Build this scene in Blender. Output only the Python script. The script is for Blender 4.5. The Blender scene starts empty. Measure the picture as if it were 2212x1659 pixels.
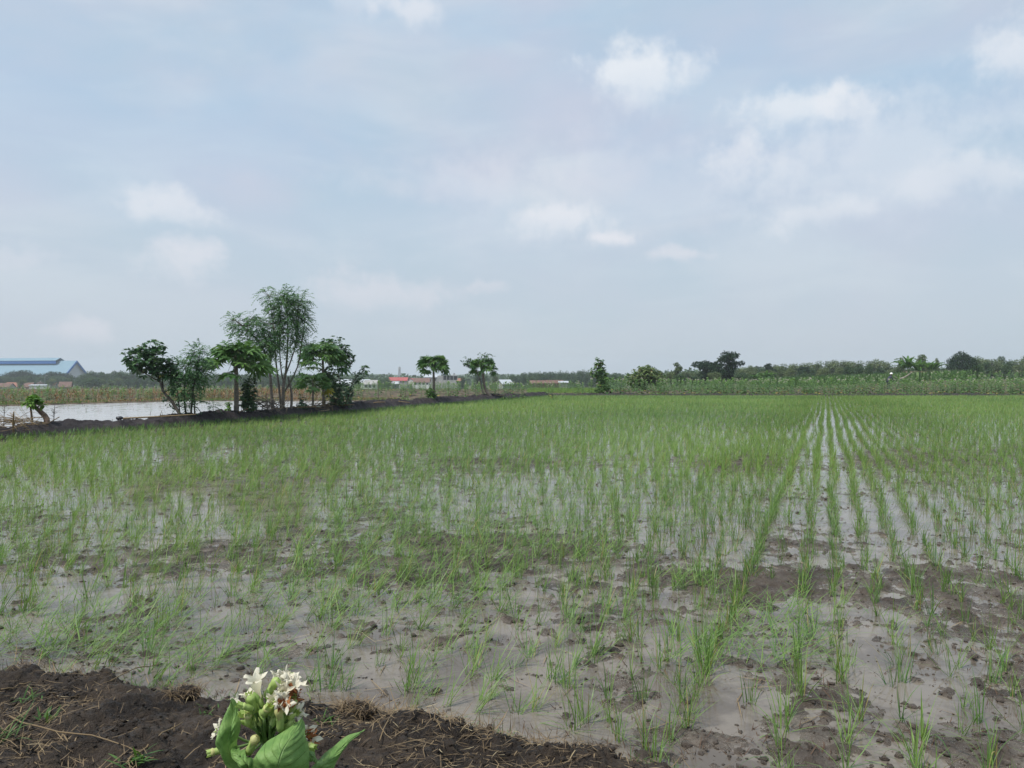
import bpy, math, random
import numpy as np
from mathutils import Vector
# ---------------------------------------------------------------- camera, world, sun
S = bpy.context.scene
COL = S.collection
HAZE = 0.00034
H = 1.6            # eye height above the paddy water
F = 1663.0         # focal length in units of a 2212 wide picture
CX, CY = 1106.0, 818.0
cam_d = bpy.data.cameras.new('camera'); cam = bpy.data.objects.new('camera', cam_d); COL.objects.link(cam)
cam.location = (0, 0, H); cam.rotation_euler = (math.radians(90), 0, 0)
cam_d.sensor_width = 36; cam_d.lens = 36 * F / 2212
cam_d.shift_y = -(829.5 - CY) / 2212
cam_d.clip_end = 5000; cam_d.clip_start = 0.05
S.camera = cam
S.view_settings.view_transform = 'Standard'; S.view_settings.look = 'None'
S.view_settings.exposure = 0.2; S.view_settings.gamma = 1.0
try: S.cycles.volume_bounces = 2; S.cycles.max_bounces = 6; S.cycles.transparent_max_bounces = 6
except Exception: pass
SUN_EL, SUN_AZ = 60.0, -125.0      # azimuth from +Y towards +X
sd = bpy.data.lights.new('sun', 'SUN'); sd.energy = 3.2; sd.angle = math.radians(5); sd.color = (1.0, 0.96, 0.9)
sun = bpy.data.objects.new('sun', sd); COL.objects.link(sun)
_d = Vector((math.sin(math.radians(SUN_AZ)) * math.cos(math.radians(SUN_EL)), math.cos(math.radians(SUN_AZ)) * math.cos(math.radians(SUN_EL)), math.sin(math.radians(SUN_EL))))
sun.rotation_euler = _d.to_track_quat('Z', 'Y').to_euler()

class NT:
    def __init__(s, tree): s.t = tree; s.n = tree.nodes; s.l = tree.links
    def node(s, typ, **kw):
        n = s.n.new(typ)
        for k, v in kw.items(): setattr(n, k, v)
        return n
    def put(s, sock, v):
        if isinstance(v, bpy.types.NodeSocket): s.l.new(v, sock)
        elif v is not None:
            if isinstance(v, (tuple, list)) and len(v) == 3 and sock.type == 'RGBA': v = (*v, 1)
            sock.default_value = v
    def math(s, op, a, b=None, c=None, clamp=False):
        n = s.node('ShaderNodeMath', operation=op, use_clamp=clamp)
        s.put(n.inputs[0], a); s.put(n.inputs[1], b); s.put(n.inputs[2], c)
        return n.outputs[0]
    def mix(s, f, a, b):
        n = s.node('ShaderNodeMix', data_type='RGBA'); s.put(n.inputs[0], f); s.put(n.inputs[6], a); s.put(n.inputs[7], b)
        return n.outputs[2]
    def noise(s, vec, scale, detail=4, rough=0.55, dist=0.0, dim='3D'):
        n = s.node('ShaderNodeTexNoise', noise_dimensions=dim)
        s.put(n.inputs['Vector'], vec); s.put(n.inputs['Scale'], scale); s.put(n.inputs['Detail'], detail)
        s.put(n.inputs['Roughness'], rough); s.put(n.inputs['Distortion'], dist)
        return n.outputs[0]
    def maprange(s, v, a, b, c=0.0, d=1.0, smooth=True):
        n = s.node('ShaderNodeMapRange'); n.interpolation_type = 'SMOOTHSTEP' if smooth else 'LINEAR'
        for i, x in enumerate((v, a, b, c, d)): s.put(n.inputs[i], x)
        return n.outputs[0]
    def combine(s, x, y, z):
        n = s.node('ShaderNodeCombineXYZ'); s.put(n.inputs[0], x); s.put(n.inputs[1], y); s.put(n.inputs[2], z); return n.outputs[0]
    def sep(s, v):
        n = s.node('ShaderNodeSeparateXYZ'); s.put(n.inputs[0], v); return n.outputs

def make_world():
    w = bpy.data.worlds.new('World'); S.world = w; w.use_nodes = True
    t = NT(w.node_tree); w.node_tree.nodes.clear()
    out = t.node('ShaderNodeOutputWorld'); bg = t.node('ShaderNodeBackground'); bg.inputs[1].default_value = 0.1
    t.l.new(bg.outputs[0], out.inputs[0])
    sky = t.node('ShaderNodeTexSky', sky_type='NISHITA'); sky.sun_disc = False
    sky.sun_elevation = math.radians(SUN_EL); sky.sun_rotation = math.radians(SUN_AZ)
    sky.air_density = 1.2; sky.dust_density = 2.5; sky.ozone_density = 1.5
    tc = t.node('ShaderNodeTexCoord')
    d = t.sep(tc.outputs['Generated'])
    az = t.math('ARCTAN2', d[0], d[1]); el = t.math('ARCSINE', t.math('MULTIPLY', d[2], 0.9999))
    # thin veil: noise stretched sideways
    v1 = t.combine(az, t.math('MULTIPLY', el, 2.4), 0.0)
    big = t.noise(v1, 2.2, 5, 0.5, 0.3)
    big2 = t.noise(t.combine(t.math('ADD', az, 7.3), t.math('MULTIPLY', el, 3.2), 2.0), 4.0, 5, 0.55, 0.5)
    tint = t.noise(t.combine(t.math('ADD', az, 3.1), t.math('MULTIPLY', el, 1.6), 5.0), 3.0, 3, 0.5, 0.2)
    veilc = t.mix(t.maprange(tint, 0.35, 0.65), (4.65, 5.70, 6.7), (5.5, 5.85, 6.9))
    veilc = t.mix(t.maprange(big2, 0.42, 0.72, 0.0, 0.75), veilc, (6.3, 6.85, 7.5))
    # cool grey-blue towards the skyline
    low = t.maprange(el, 0.0, 0.30, 1.0, 0.0)
    veilc = t.mix(t.math('MULTIPLY', low, 0.7), veilc, (4.95, 5.72, 6.45))
    blue = (3.7, 5.35, 7.0)
    hi = t.maprange(el, 0.10, 0.48, 0.0, 1.0)
    veil = t.maprange(big, 0.30, 0.62, 0.25, 1.0)
    veil = t.math('MAXIMUM', veil, t.math('SUBTRACT', 1.0, hi))
    col = t.mix(0.12, t.mix(veil, blue, veilc), sky.outputs[0])
    # individual fair-weather clouds: (px, py, rx, ry, strength, warm)
    clouds = [(1385, 155, 150, 78, 0.95, 0), (1720, 235, 160, 55, 0.8, 0), (1850, 225, 90, 55, 0.55, 0.3), (1600, 345, 85, 50, 0.5, .4),
              (1900, 350, 360, 150, 0.42, 0), (1350, 420, 480, 150, 0.22, .2), (2060, 380, 170, 60, 0.4, 0.3), (1770, 470, 130, 32, 0.45, .2), (2190, 110, 110, 62, 0.75, .1),
              (375, 452, 105, 46, 0.62, .3), (385, 565, 90, 58, 0.58, .7), (1210, 475, 120, 42, 0.75, .3), (1305, 512, 55, 22, 0.8, .5),
              (1460, 548, 80, 20, 0.5, .8), (830, 635, 190, 60, 0.42, 1.0), (185, 715, 85, 36, 0.4, .9), (890, 30, 100, 42, .65, .3), (770, 5, 60, 36, .35, .3),
              (1040, 620, 70, 25, .3, 1.0), (1000, 400, 330, 60, 0.2, .7), (1250, 200, 40, 20, .0, 0), (30, 560, 100, 40, .3, .7)]
    n1 = t.noise(t.combine(az, el, 0.0), 7.0, 7, 0.62, 0.4)
    n2 = t.noise(t.combine(az, el, 9.0), 9.0, 7, 0.6, 0.3)
    n1 = t.math('SUBTRACT', n1, 0.5); n2 = t.math('SUBTRACT', n2, 0.5)
    wob = t.math('SUBTRACT', t.noise(t.combine(az, el, 4.0), 26.0, 5, 0.6), 0.5)
    for (px, py, rx, ry, st, warm) in clouds:
        if st <= 0: continue
        a0 = math.atan2(px - CX, F); e0 = math.atan2(CY - py, math.hypot(F, px - CX)); ra = rx / F * math.cos(a0); re = ry / F * math.cos(e0)
        u = t.math('DIVIDE', t.math('ADD', t.math('SUBTRACT', az, a0), t.math('MULTIPLY', n1, 0.10)), ra)
        v = t.math('DIVIDE', t.math('ADD', t.math('SUBTRACT', el, e0), t.math('MULTIPLY', n2, 0.07)), re)
        r = t.math('SQRT', t.math('ADD', t.math('MULTIPLY', u, u), t.math('MULTIPLY', v, v)))
        r = t.math('ADD', r, t.math('MULTIPLY', wob, 1.7))
        m = t.maprange(r, 1.12, 0.25, 0.0, st * 0.95)
        fade = t.maprange(v, -1.0, 0.25, 0.35, 1.0)       # softer, greyer undersides
        m = t.math('MULTIPLY', m, fade)
        white = (7.2, 7.55, 8.0); wc = tuple(white[i] * (1 - warm) + (7.3, 7.05, 7.5)[i] * warm for i in range(3))
        col = t.mix(m, col, wc)
    t.l.new(col, bg.inputs[0])
make_world()

# ---------------------------------------------------------------- helpers
rng = np.random.default_rng(7)
def P(px, py, y): return np.array([(px - CX) / F * y, y, H - (py - CY) / F * y])
TAB = np.random.default_rng(3).random((512, 512))
def vnoise(x, y):
    xi = np.floor(x).astype(int); yi = np.floor(y).astype(int); fx = x - xi; fy = y - yi
    fx = fx * fx * fx * (fx * (fx * 6 - 15) + 10); fy = fy * fy * fy * (fy * (fy * 6 - 15) + 10)
    a = TAB[xi % 512, yi % 512]; b = TAB[(xi + 1) % 512, yi % 512]; c = TAB[xi % 512, (yi + 1) % 512]; d = TAB[(xi + 1) % 512, (yi + 1) % 512]
    return (a * (1 - fx) + b * fx) * (1 - fy) + (c * (1 - fx) + d * fx) * fy - 0.5
def fbm(x, y, f, o=4, g=0.5):
    s = 0; a = 1.0; n = 0
    for i in range(o):
        ang = 0.5 + i * 1.3; xr = x * math.cos(ang) - y * math.sin(ang); yr = x * math.sin(ang) + y * math.cos(ang)
        s = s + a * vnoise(xr * f + 17.3 * i + 100, yr * f + 9.1 * i + 50); n += a; a *= g; f *= 2.03
    return s / n * 1.6
def sstep(x, a, b):
    t = np.clip((x - a) / (b - a), 0, 1); return t * t * (3 - 2 * t)

class MB:
    def __init__(s): s.V = []; s.Q = []; s.T = []; s.A = []; s.U = []; s.n = 0
    def add(s, V, Q=None, T=None, var=0.5, uv=None):
        V = np.asarray(V, float).reshape(-1, 3); s.V.append(V)
        if Q is not None and len(Q): s.Q.append(np.asarray(Q).reshape(-1, 4) + s.n)
        if T is not None and len(T): s.T.append(np.asarray(T).reshape(-1, 3) + s.n)
        s.A.append(np.broadcast_to(np.asarray(var, float), (len(V),)).copy())
        s.U.append(np.zeros((len(V), 2)) if uv is None else np.asarray(uv, float))
        s.n += len(V)
    def arrays(s):
        return (np.concatenate(s.V) if s.V else np.zeros((0, 3)), np.concatenate(s.Q) if s.Q else np.zeros((0, 4), int),
                np.concatenate(s.T) if s.T else np.zeros((0, 3), int), np.concatenate(s.A) if s.A else np.zeros(0))
    def build(s, name, mat, parent=None, smooth=True, uv=False, loc=None):
        V, Q, T, A = s.arrays(); me = bpy.data.meshes.new(name)
        if loc is not None: V = V - np.asarray(loc)
        me.vertices.add(len(V)); me.vertices.foreach_set('co', V.astype(np.float32).ravel())
        loops = np.concatenate([Q.ravel(), T.ravel()]).astype(np.int32)
        me.loops.add(len(loops)); me.loops.foreach_set('vertex_index', loops)
        me.polygons.add(len(Q) + len(T))
        st = np.concatenate([np.arange(len(Q)) * 4, len(Q) * 4 + np.arange(len(T)) * 3]).astype(np.int32)
        me.polygons.foreach_set('loop_start', st)
        me.polygons.foreach_set('use_smooth', np.full(len(st), smooth, dtype=bool))
        at = me.attributes.new('var', 'FLOAT', 'POINT'); at.data.foreach_set('value', A.astype(np.float32))
        if uv:
            U = np.concatenate(s.U); l = me.uv_layers.new(name='UVMap'); l.data.foreach_set('uv', U[loops].astype(np.float32).ravel())
        me.update(calc_edges=True); me.validate()
        if mat: me.materials.append(mat)
        o = bpy.data.objects.new(name, me); COL.objects.link(o)
        if parent is not None: o.parent = parent
        if loc is not None and parent is None: o.location = loc
        return o
def tag(o, label=None, cat=None, group=None, kind=None):
    if label: o['label'] = label
    if cat: o['category'] = cat
    if group: o['group'] = group
    if kind: o['kind'] = kind
    return o
def empty(name, loc, label=None, cat=None, group=None, rz=0):
    o = bpy.data.objects.new(name, None); o.empty_display_size = 0.2; COL.objects.link(o); o.location = loc; o.rotation_euler[2] = rz
    return tag(o, label, cat, group)
def copy_tree(o, parent=None):
    c = o.copy(); COL.objects.link(c); c.parent = parent
    for ch in list(o.children): copy_tree(ch, c)
    return c
def norm(v): return v / (np.linalg.norm(v, axis=-1, keepdims=True) + 1e-9)
def tube(mb, pts, rad, n=6, var=0.5, jit=0.0):
    pts = np.asarray(pts, float); rad = np.broadcast_to(np.asarray(rad, float), (len(pts),))
    d = norm(np.gradient(pts, axis=0)); ref = np.array([0.31, 0.9, 0.2]) if abs(d[0][1]) < 0.8 else np.array([1.0, 0, 0.1])
    a = norm(np.cross(d, ref)); b = np.cross(d, a); th = np.linspace(0, 2 * np.pi, n, endpoint=False)
    r = rad[:, None] * (1 + (jit * rng.standard_normal((len(pts), n)) if jit else 0))
    V = pts[:, None, :] + r[..., None] * (np.cos(th)[None, :, None] * a[:, None, :] + np.sin(th)[None, :, None] * b[:, None, :])
    m = len(pts); i = np.arange(m - 1)[:, None]; k = np.arange(n)[None, :]
    Q = np.stack([i * n + k, i * n + (k + 1) % n, (i + 1) * n + (k + 1) % n, (i + 1) * n + k], -1).reshape(-1, 4)
    V = np.concatenate([V.reshape(-1, 3), pts[:1], pts[-1:]])
    k = np.arange(n); T = np.concatenate([np.stack([(k + 1) % n, k, np.full(n, m * n)], -1), np.stack([(m - 1) * n + k, (m - 1) * n + (k + 1) % n, np.full(n, m * n + 1)], -1)])
    mb.add(V, Q, T, var)
def spline(pts, n):
    pts = np.asarray(pts, float); k = len(pts)
    if k < 3:
        t = np.linspace(0, 1, n)[:, None]; return pts[0] * (1 - t) + pts[-1] * t
    t = np.linspace(0, k - 1 - 1e-6, n); i = t.astype(int); f = (t - i)[:, None]
    p = lambda j: pts[np.clip(j, 0, k - 1)]
    p0, p1, p2, p3 = p(i - 1), p(i), p(i + 1), p(i + 2)
    return 0.5 * ((2 * p1) + (-p0 + p2) * f + (2 * p0 - 5 * p1 + 4 * p2 - p3) * f ** 2 + (-p0 + 3 * p1 - 3 * p2 + p3) * f ** 3)
def leaves(mb, C, D, N, L, W, var, droop=0.25, fold=0.15):
    """pointed leaves, four triangles each: C base, D direction, N normal"""
    n = len(C); C = np.asarray(C, float); D = norm(np.asarray(D, float)); Sd = norm(np.cross(D, N)); Nn = np.cross(Sd, D)
    L = np.broadcast_to(np.asarray(L, float), (n,))[:, None]; W = np.broadcast_to(np.asarray(W, float), (n,))[:, None]
    z = np.array([0, 0, 1.0]); dr = droop * L * z
    m1 = C + D * L * 0.5 - dr * 0.25 - Nn * W * fold; m2 = C + D * L - dr
    l1 = C + D * L * 0.5 + Sd * W * 0.5 - dr * 0.3; r1 = C + D * L * 0.5 - Sd * W * 0.5 - dr * 0.3
    V = np.stack([C, m1, m2, l1, r1], 1).reshape(-1, 3); b = np.arange(n)[:, None] * 5
    T = np.concatenate([b + np.array([[0, 4, 1]]), b + np.array([[4, 2, 1]]), b + np.array([[0, 1, 3]]), b + np.array([[1, 2, 3]])])
    v = np.repeat(np.broadcast_to(np.asarray(var, float), (n,)), 5)
    mb.add(V, None, T, v)
def blades(mb, B, az, lean, L, W, bend, var, seg=3, curl=0.0):
    """grass blades as tapered ribbons"""
    n = len(B); f = lambda a: np.broadcast_to(np.asarray(a, float), (n,))
    az, lean, L, W, bend, var = map(f, (az, lean, L, W, bend, var))
    t = np.linspace(0, 1, seg + 1); pts = [np.asarray(B, float)]; ang = lean.copy()
    for i in range(seg):
        st = L / seg; a = ang + bend * (t[i] + 0.5 / seg)
        d = np.stack([np.sin(a) * np.cos(az), np.sin(a) * np.sin(az), np.cos(a)], -1)
        pts.append(pts[-1] + d * st[:, None])
    pts = np.stack(pts, 1)                              # n, seg+1, 3
    fa = az + np.pi / 2 + (rng.random(n) - 0.5) * 1.2
    side = np.stack([np.cos(fa), np.sin(fa), np.zeros(n)], -1)[:, None, :]
    w = (W[:, None] * np.clip(np.minimum(0.75 + t * 1.2, 2.1 * (1 - t) + 0.06), 0.05, 1)[None, :])[..., None] * 0.5
    V = np.stack([pts - side * w, pts + side * w], 2).reshape(-1, 3)
    b = np.arange(n)[:, None, None] * (2 * (seg + 1)) + np.arange(seg)[None, :, None] * 2
    Q = (b + np.array([0, 1, 3, 2])[None, None, :]).reshape(-1, 4)
    mb.add(V, Q, None, np.repeat(var, 2 * (seg + 1)))

# ---------------------------------------------------------------- materials
def new_mat(name):
    m = bpy.data.materials.new(name); m.use_nodes = True; m.node_tree.nodes.clear(); t = NT(m.node_tree)
    out = t.node('ShaderNodeOutputMaterial'); return m, t, out
def principled(t, color, rough=0.6, normal=None, spec=0.5, **kw):
    p = t.node('ShaderNodeBsdfPrincipled'); t.put(p.inputs['Base Color'], color); t.put(p.inputs['Roughness'], rough); t.put(p.inputs['Specular IOR Level'], spec)
    if normal is not None: t.put(p.inputs['Normal'], normal)
    for k, v in kw.items(): t.put(p.inputs[k], v)
    return p
def bump(t, h, strength=0.5, dist=0.01):
    b = t.node('ShaderNodeBump'); b.inputs['Strength'].default_value = strength; b.inputs['Distance'].default_value = dist
    t.put(b.inputs['Height'], h); return b.outputs[0]
def leaf_mat(name, c1, c2, c3=None, rough=0.45, trans=0.35, spec=0.4):
    m, t, out = new_mat(name)
    a = t.node('ShaderNodeAttribute', attribute_name='var'); oi = t.node('ShaderNodeObjectInfo')
    v = t.math('ADD', t.math('MULTIPLY', a.outputs['Fac'], 0.85), t.math('MULTIPLY', oi.outputs['Random'], 0.15))
    c = t.mix(t.maprange(v, 0.0, 0.9, 0, 1, False), c1, c2)
    if c3: c = t.mix(t.maprange(a.outputs['Fac'], 0.93, 0.96), c, c3)
    p = principled(t, c, rough, spec=spec); tr = t.node('ShaderNodeBsdfTranslucent')
    hs = t.node('ShaderNodeHueSaturation'); hs.inputs['Hue'].default_value = 0.485; hs.inputs['Saturation'].default_value = 1.15; hs.inputs['Value'].default_value = 1.15
    t.put(hs.inputs['Color'], c); t.put(tr.inputs[0], hs.outputs[0])
    mx = t.node('ShaderNodeMixShader'); mx.inputs[0].default_value = trans; t.l.new(p.outputs[0], mx.inputs[1]); t.l.new(tr.outputs[0], mx.inputs[2])
    t.l.new(mx.outputs[0], out.inputs[0]); return m
def flat_mat(name, c, rough=0.7, c2=None, scale=3.0, spec=0.4, b=0.0, stretch=None):
    m, t, out = new_mat(name); col = c; nrm = None
    if c2 is not None or b:
        tc = t.node('ShaderNodeTexCoord'); vec = tc.outputs['Object']
        if stretch:
            mp = t.node('ShaderNodeMapping'); mp.inputs['Scale'].default_value = stretch; t.l.new(vec, mp.inputs[0]); vec = mp.outputs[0]
        n = t.noise(vec, scale, 6, 0.6)
        if c2 is not None: col = t.mix(t.maprange(n, 0.35, 0.65), c, c2)
        if b: nrm = bump(t, n, b, 0.02)
    p = principled(t, col, rough, nrm, spec); t.l.new(p.outputs[0], out.inputs[0]); return m

def soil_mat(name, dark, light, litter, wet_lo=0.0, wet_hi=0.05, scale=1.0, litter_amt=0.5, r0=0.25, r1=0.8, spec=0.3):
    m, t, out = new_mat(name)
    g = t.node('ShaderNodeNewGeometry'); pos = g.outputs['Position']; z = t.sep(pos)[2]
    n1 = t.noise(pos, 3.0 * scale, 6, 0.6); n2 = t.noise(pos, 40 * scale, 6, 0.65); n3 = t.noise(pos, 160 * scale, 4, 0.6)
    c = t.mix(t.maprange(n1, 0.3, 0.7), dark, light)
    c = t.mix(t.math('MULTIPLY', t.maprange(n2, 0.52, 0.68), litter_amt), c, litter)
    hgt = t.maprange(t.math('ADD', z, t.math('MULTIPLY', t.math('SUBTRACT', n2, 0.5), 0.03)), wet_lo, wet_hi)
    c = t.mix(hgt, c, t.mix(0.62, c, dark))
    r = t.math('ADD', t.maprange(hgt, 0, 1, r0, r1), t.math('MULTIPLY', t.math('SUBTRACT', n2, 0.5), 0.3), clamp=True)
    hh = t.math('ADD', t.math('MULTIPLY', n2, 0.7), t.math('MULTIPLY', n3, 0.3))
    p = principled(t, c, r, bump(t, hh, 1.0, 0.02 / max(scale, 0.2)), spec)
    t.l.new(p.outputs[0], out.inputs[0]); return m
MUD = soil_mat('wet_mud', (0.052, 0.039, 0.030), (0.20, 0.168, 0.135), (0.08, 0.052, 0.035), 0.004, 0.022, litter_amt=0.75, r0=0.2, r1=0.75, spec=0.4)
BANK = soil_mat('bank_soil', (0.014, 0.0105, 0.008), (0.062, 0.047, 0.035), (0.11, 0.082, 0.052), 0.5, 1.5, litter_amt=0.55, r0=0.45, r1=0.7, spec=0.22)
DYKE = soil_mat('dyke_soil', (0.020, 0.016, 0.018), (0.048, 0.038, 0.037), (0.06, 0.048, 0.04), 0.1, 0.4, scale=0.4, litter_amt=0.25, r0=0.6, r1=0.8)

def water_mat(name, c, ca, rough=0.03, bscale=9.0, bstr=0.03, spec=0.5):
    m, t, out = new_mat(name)
    g = t.node('ShaderNodeNewGeometry'); pos = g.outputs['Position']
    n = t.noise(pos, 1.9, 9, 0.66); n2 = t.noise(pos, bscale, 3, 0.5); n3 = t.noise(pos, 7.0, 6, 0.7)
    col = t.mix(t.maprange(n, 0.43, 0.57), c, ca)
    col = t.mix(t.maprange(n3, 0.56, 0.74, 0.0, 0.55), col, tuple(x * 0.6 for x in c))
    film = t.maprange(t.math('ADD', t.math('MULTIPLY', n3, 0.5), t.math('MULTIPLY', t.noise(pos, 0.9, 3, 0.5), 0.5)), 0.49, 0.56)
    r = t.maprange(film, 0, 1, rough, 0.08)
    hh = t.math('ADD', n2, t.math('MULTIPLY', film, t.math('MULTIPLY', t.noise(pos, 55.0, 4, 0.6), 1.5)))
    p = principled(t, col, r, bump(t, hh, bstr, 0.05), spec, IOR=1.33)
    t.l.new(p.outputs[0], out.inputs[0]); return m
WATER = water_mat('muddy_water', (0.120, 0.100, 0.080), (0.195, 0.168, 0.136), 0.025, 8.0, 0.012)
POND = water_mat('pond_water', (0.33, 0.32, 0.31), (0.39, 0.38, 0.37), 0.24, 5.0, 0.004)

RICE = leaf_mat('rice_leaf', (0.055, 0.145, 0.042), (0.235, 0.37, 0.09), (0.36, 0.31, 0.12), 0.45, 0.35)
GRASS = leaf_mat('weed_leaf', (0.045, 0.12, 0.03), (0.12, 0.22, 0.05), (0.30, 0.24, 0.10))
STRAW = leaf_mat('dry_straw', (0.07, 0.045, 0.026), (0.31, 0.225, 0.12), (0.42, 0.34, 0.2), 0.7, 0.15)
PAPAYA = leaf_mat('papaya_leaf', (0.036, 0.11, 0.04), (0.16, 0.29, 0.08), (0.35, 0.32, 0.05), 0.4, 0.33)
PINN = leaf_mat('feathery_leaf', (0.036, 0.12, 0.05), (0.145, 0.27, 0.10), None, 0.42, 0.35)
BROAD = leaf_mat('broad_leaf', (0.030, 0.090, 0.042), (0.125, 0.225, 0.095), (0.16, 0.17, 0.05), 0.38, 0.28, 0.6)
FRESH = leaf_mat('fresh_leaf', (0.08, 0.20, 0.035), (0.20, 0.36, 0.08), None, 0.45, 0.35)
TOBA = leaf_mat('tobacco_leaf', (0.035, 0.115, 0.03), (0.19, 0.33, 0.09), (0.38, 0.30, 0.08), 0.5, 0.3)
TOBF = leaf_mat('tobacco_blossom', (0.45, 0.42, 0.32), (0.62, 0.56, 0.50), None, 0.6, 0.2)
DRYM = leaf_mat('dry_crop', (0.10, 0.055, 0.028), (0.32, 0.21, 0.10), None, 0.8, 0.2)
FARG = leaf_mat('wood_leaf', (0.022, 0.060, 0.026), (0.095, 0.155, 0.06), None, 0.6, 0.15, 0.2)
FARL = leaf_mat('teak_leaf', (0.05, 0.095, 0.04), (0.19, 0.235, 0.10), None, 0.6, 0.15, 0.2)
FARD = leaf_mat('rain_tree_leaf', (0.008, 0.026, 0.014), (0.034, 0.070, 0.030), None, 0.6, 0.12, 0.2)
BARK = flat_mat('pale_bark', (0.20, 0.17, 0.14), 0.85, (0.11, 0.095, 0.08), 9, b=0.5, stretch=(1, 1, 3))
BARKD = flat_mat('dark_bark', (0.07, 0.058, 0.05), 0.85, (0.14, 0.12, 0.10), 12, b=0.5)
STEM = flat_mat('green_stem', (0.10, 0.19, 0.05), 0.5, (0.16, 0.24, 0.08), 30)
PALEG = leaf_mat('pale_new_leaf', (0.07, 0.15, 0.05), (0.26, 0.33, 0.13), (0.33, 0.27, 0.13), 0.5, 0.35)
FRUIT = flat_mat('green_fruit', (0.03, 0.08, 0.03), 0.4, (0.06, 0.13, 0.04), 6)

# ---------------------------------------------------------------- land: paddy, dykes, pond, fields
FT = np.array([(-34, -12), (-21, 2), (-13.1, 19.7), (-10.0, 26.9), (-6.6, 37.7), (-4.8, 43.6), (3.6, 68.2), (5.2, 72)])
def foot(y): return np.interp(y, FT[:, 1], FT[:, 0])
BT = np.array([(-9, 5.6), (-2.65, 3.98), (-2.01, 3.93), (-1.54, 3.75), (-1.13, 3.69), (-.66, 3.59), (.19, 3.29), (.56, 3.10), (1.4, 2.3), (4, 1.2), (12, 1.0)])
def bank_y(x): return np.interp(x, BT[:, 0], BT[:, 1]) + 0.10 * fbm(x, x * 0, 1.1, 3)
FARY = 69.0
PATCH = [(1250, 1085, 330, 50, -1.5), (1560, 1110, 110, 80, -1.4), (1960, 1120, 190, 60, -1.3), (1450, 955, 280, 26, -1), (1790, 940, 90, 75, -1.2), (2120, 925, 120, 30, -1),
         (250, 1060, 240, 60, -.9), (1080, 1440, 200, 60, -.9), (1930, 1430, 200, 45, -.9), (2050, 1570, 140, 70, -.9), (1310, 1240, 40, 12, -1.2), (1600, 1510, 80, 30, -1), (1480, 1560, 120, 40, -.8), (720, 1330, 250, 40, -.7),
         (300, 1270, 300, 30, -.7), (1990, 1200, 60, 18, -1.2), (1760, 1210, 60, 16, -.9), (850, 960, 300, 16, -.6),
         (1640, 1275, 120, 45, 1.5), (1900, 1255, 260, 48, 1.6), (1600, 1010, 110, 22, 1.3), (1980, 990, 240, 24, 1.3), (1080, 1190, 260, 34, 1.2), (480, 1215, 300, 34, .9),
         (1450, 1245, 170, 36, 1.2), (2130, 1330, 140, 55, 1.3), (720, 1165, 220, 20, .9), (1700, 1180, 100, 30, 1.2), (1130, 1000, 260, 14, .9), (1500, 1590, 90, 35, 1.0), (1350, 1530, 50, 20, .8), (560, 1400, 120, 18, .7),
         (1560, 1430, 60, 14, .9), (900, 1250, 160, 26, .8), (1250, 1330, 130, 18, .8), (2160, 1600, 60, 30, 1), (1830, 1350, 80, 18, .9)]
def mud_h(x, y):
    px = CX + x / y * F; py = CY + H / y * F
    pt = np.zeros_like(x)
    for (a, b, ra, rb, s) in PATCH:
        pt += s * np.exp(-(((px - a) / ra) ** 2 + ((py - b) / rb) ** 2) * 1.1)
    near = sstep(y, 14, 5)
    low = fbm(x, y, 0.55, 3) * 1.0 + fbm(x + 40, y, 1.9, 3) * 0.7
    base = -0.0046 + 0.012 * low + 0.009 * pt + 0.017 * fbm(x + 20, y + 4, 2.6, 4, .6)
    m = sstep(0.45 * low + pt, -0.1, 1.1)                # where clods stand out
    r = fbm(x, y, 7.0, 5, 0.6); rr = 1 - np.abs(fbm(x + 9, y + 5, 5.0, 3)) * 2.2
    clod = 0.040 * r * (0.3 + m) + 0.016 * np.clip(rr, 0, 1) ** 3 * m
    sp = fbm(x + 3, y + 8, 14.0, 2); clod += 0.03 * np.clip(sp - 0.30, 0, 1) * 2.4   # scattered lumps
    return base + clod
def grid_mesh(name, X, Y, Z, mat):
    r, c = X.shape; mb = MB(); i = np.arange(r - 1)[:, None]; j = np.arange(c - 1)[None, :]
    Q = np.stack([i * c + j, i * c + j + 1, (i + 1) * c + j + 1, (i + 1) * c + j], -1).reshape(-1, 4)
    mb.add(np.stack([X, Y, Z], -1).reshape(-1, 3), Q); return mb.build(name, mat)
def fan(y0, y1, nr, u0, u1, nc, back=2.5):
    Y = np.geomspace(y0, y1, nr)[:, None] * np.ones((1, nc)); U = np.linspace(u0, u1, nc)[None, :]
    return U * (Y + back), Y
X, Y = fan(1.0, 70.5, 1150, -0.95, 0.98, 1150)
Z = mud_h(X, np.maximum(Y, 0.5))
inside = sstep(X - foot(Y), -0.9, 0.0) * sstep(Y, FARY + 1.2, FARY)
Z = Z * inside - 0.16 * (1 - inside)
tag(grid_mesh('paddy_mud', X, Y, Z, MUD), kind='structure')

mb = MB(); yy = np.linspace(-12, FARY + 0.6, 60); L_ = np.stack([foot(yy) - 0.7, yy, 0 * yy], -1); R_ = np.stack([0 * yy + 110, yy, 0 * yy], -1)
V = np.stack([L_, R_], 1).reshape(-1, 3); i = np.arange(59)[:, None] * 2
mb.add(V, i + np.array([[0, 1, 3, 2]])); tag(mb.build('paddy_water', WATER), kind='structure')

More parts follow.
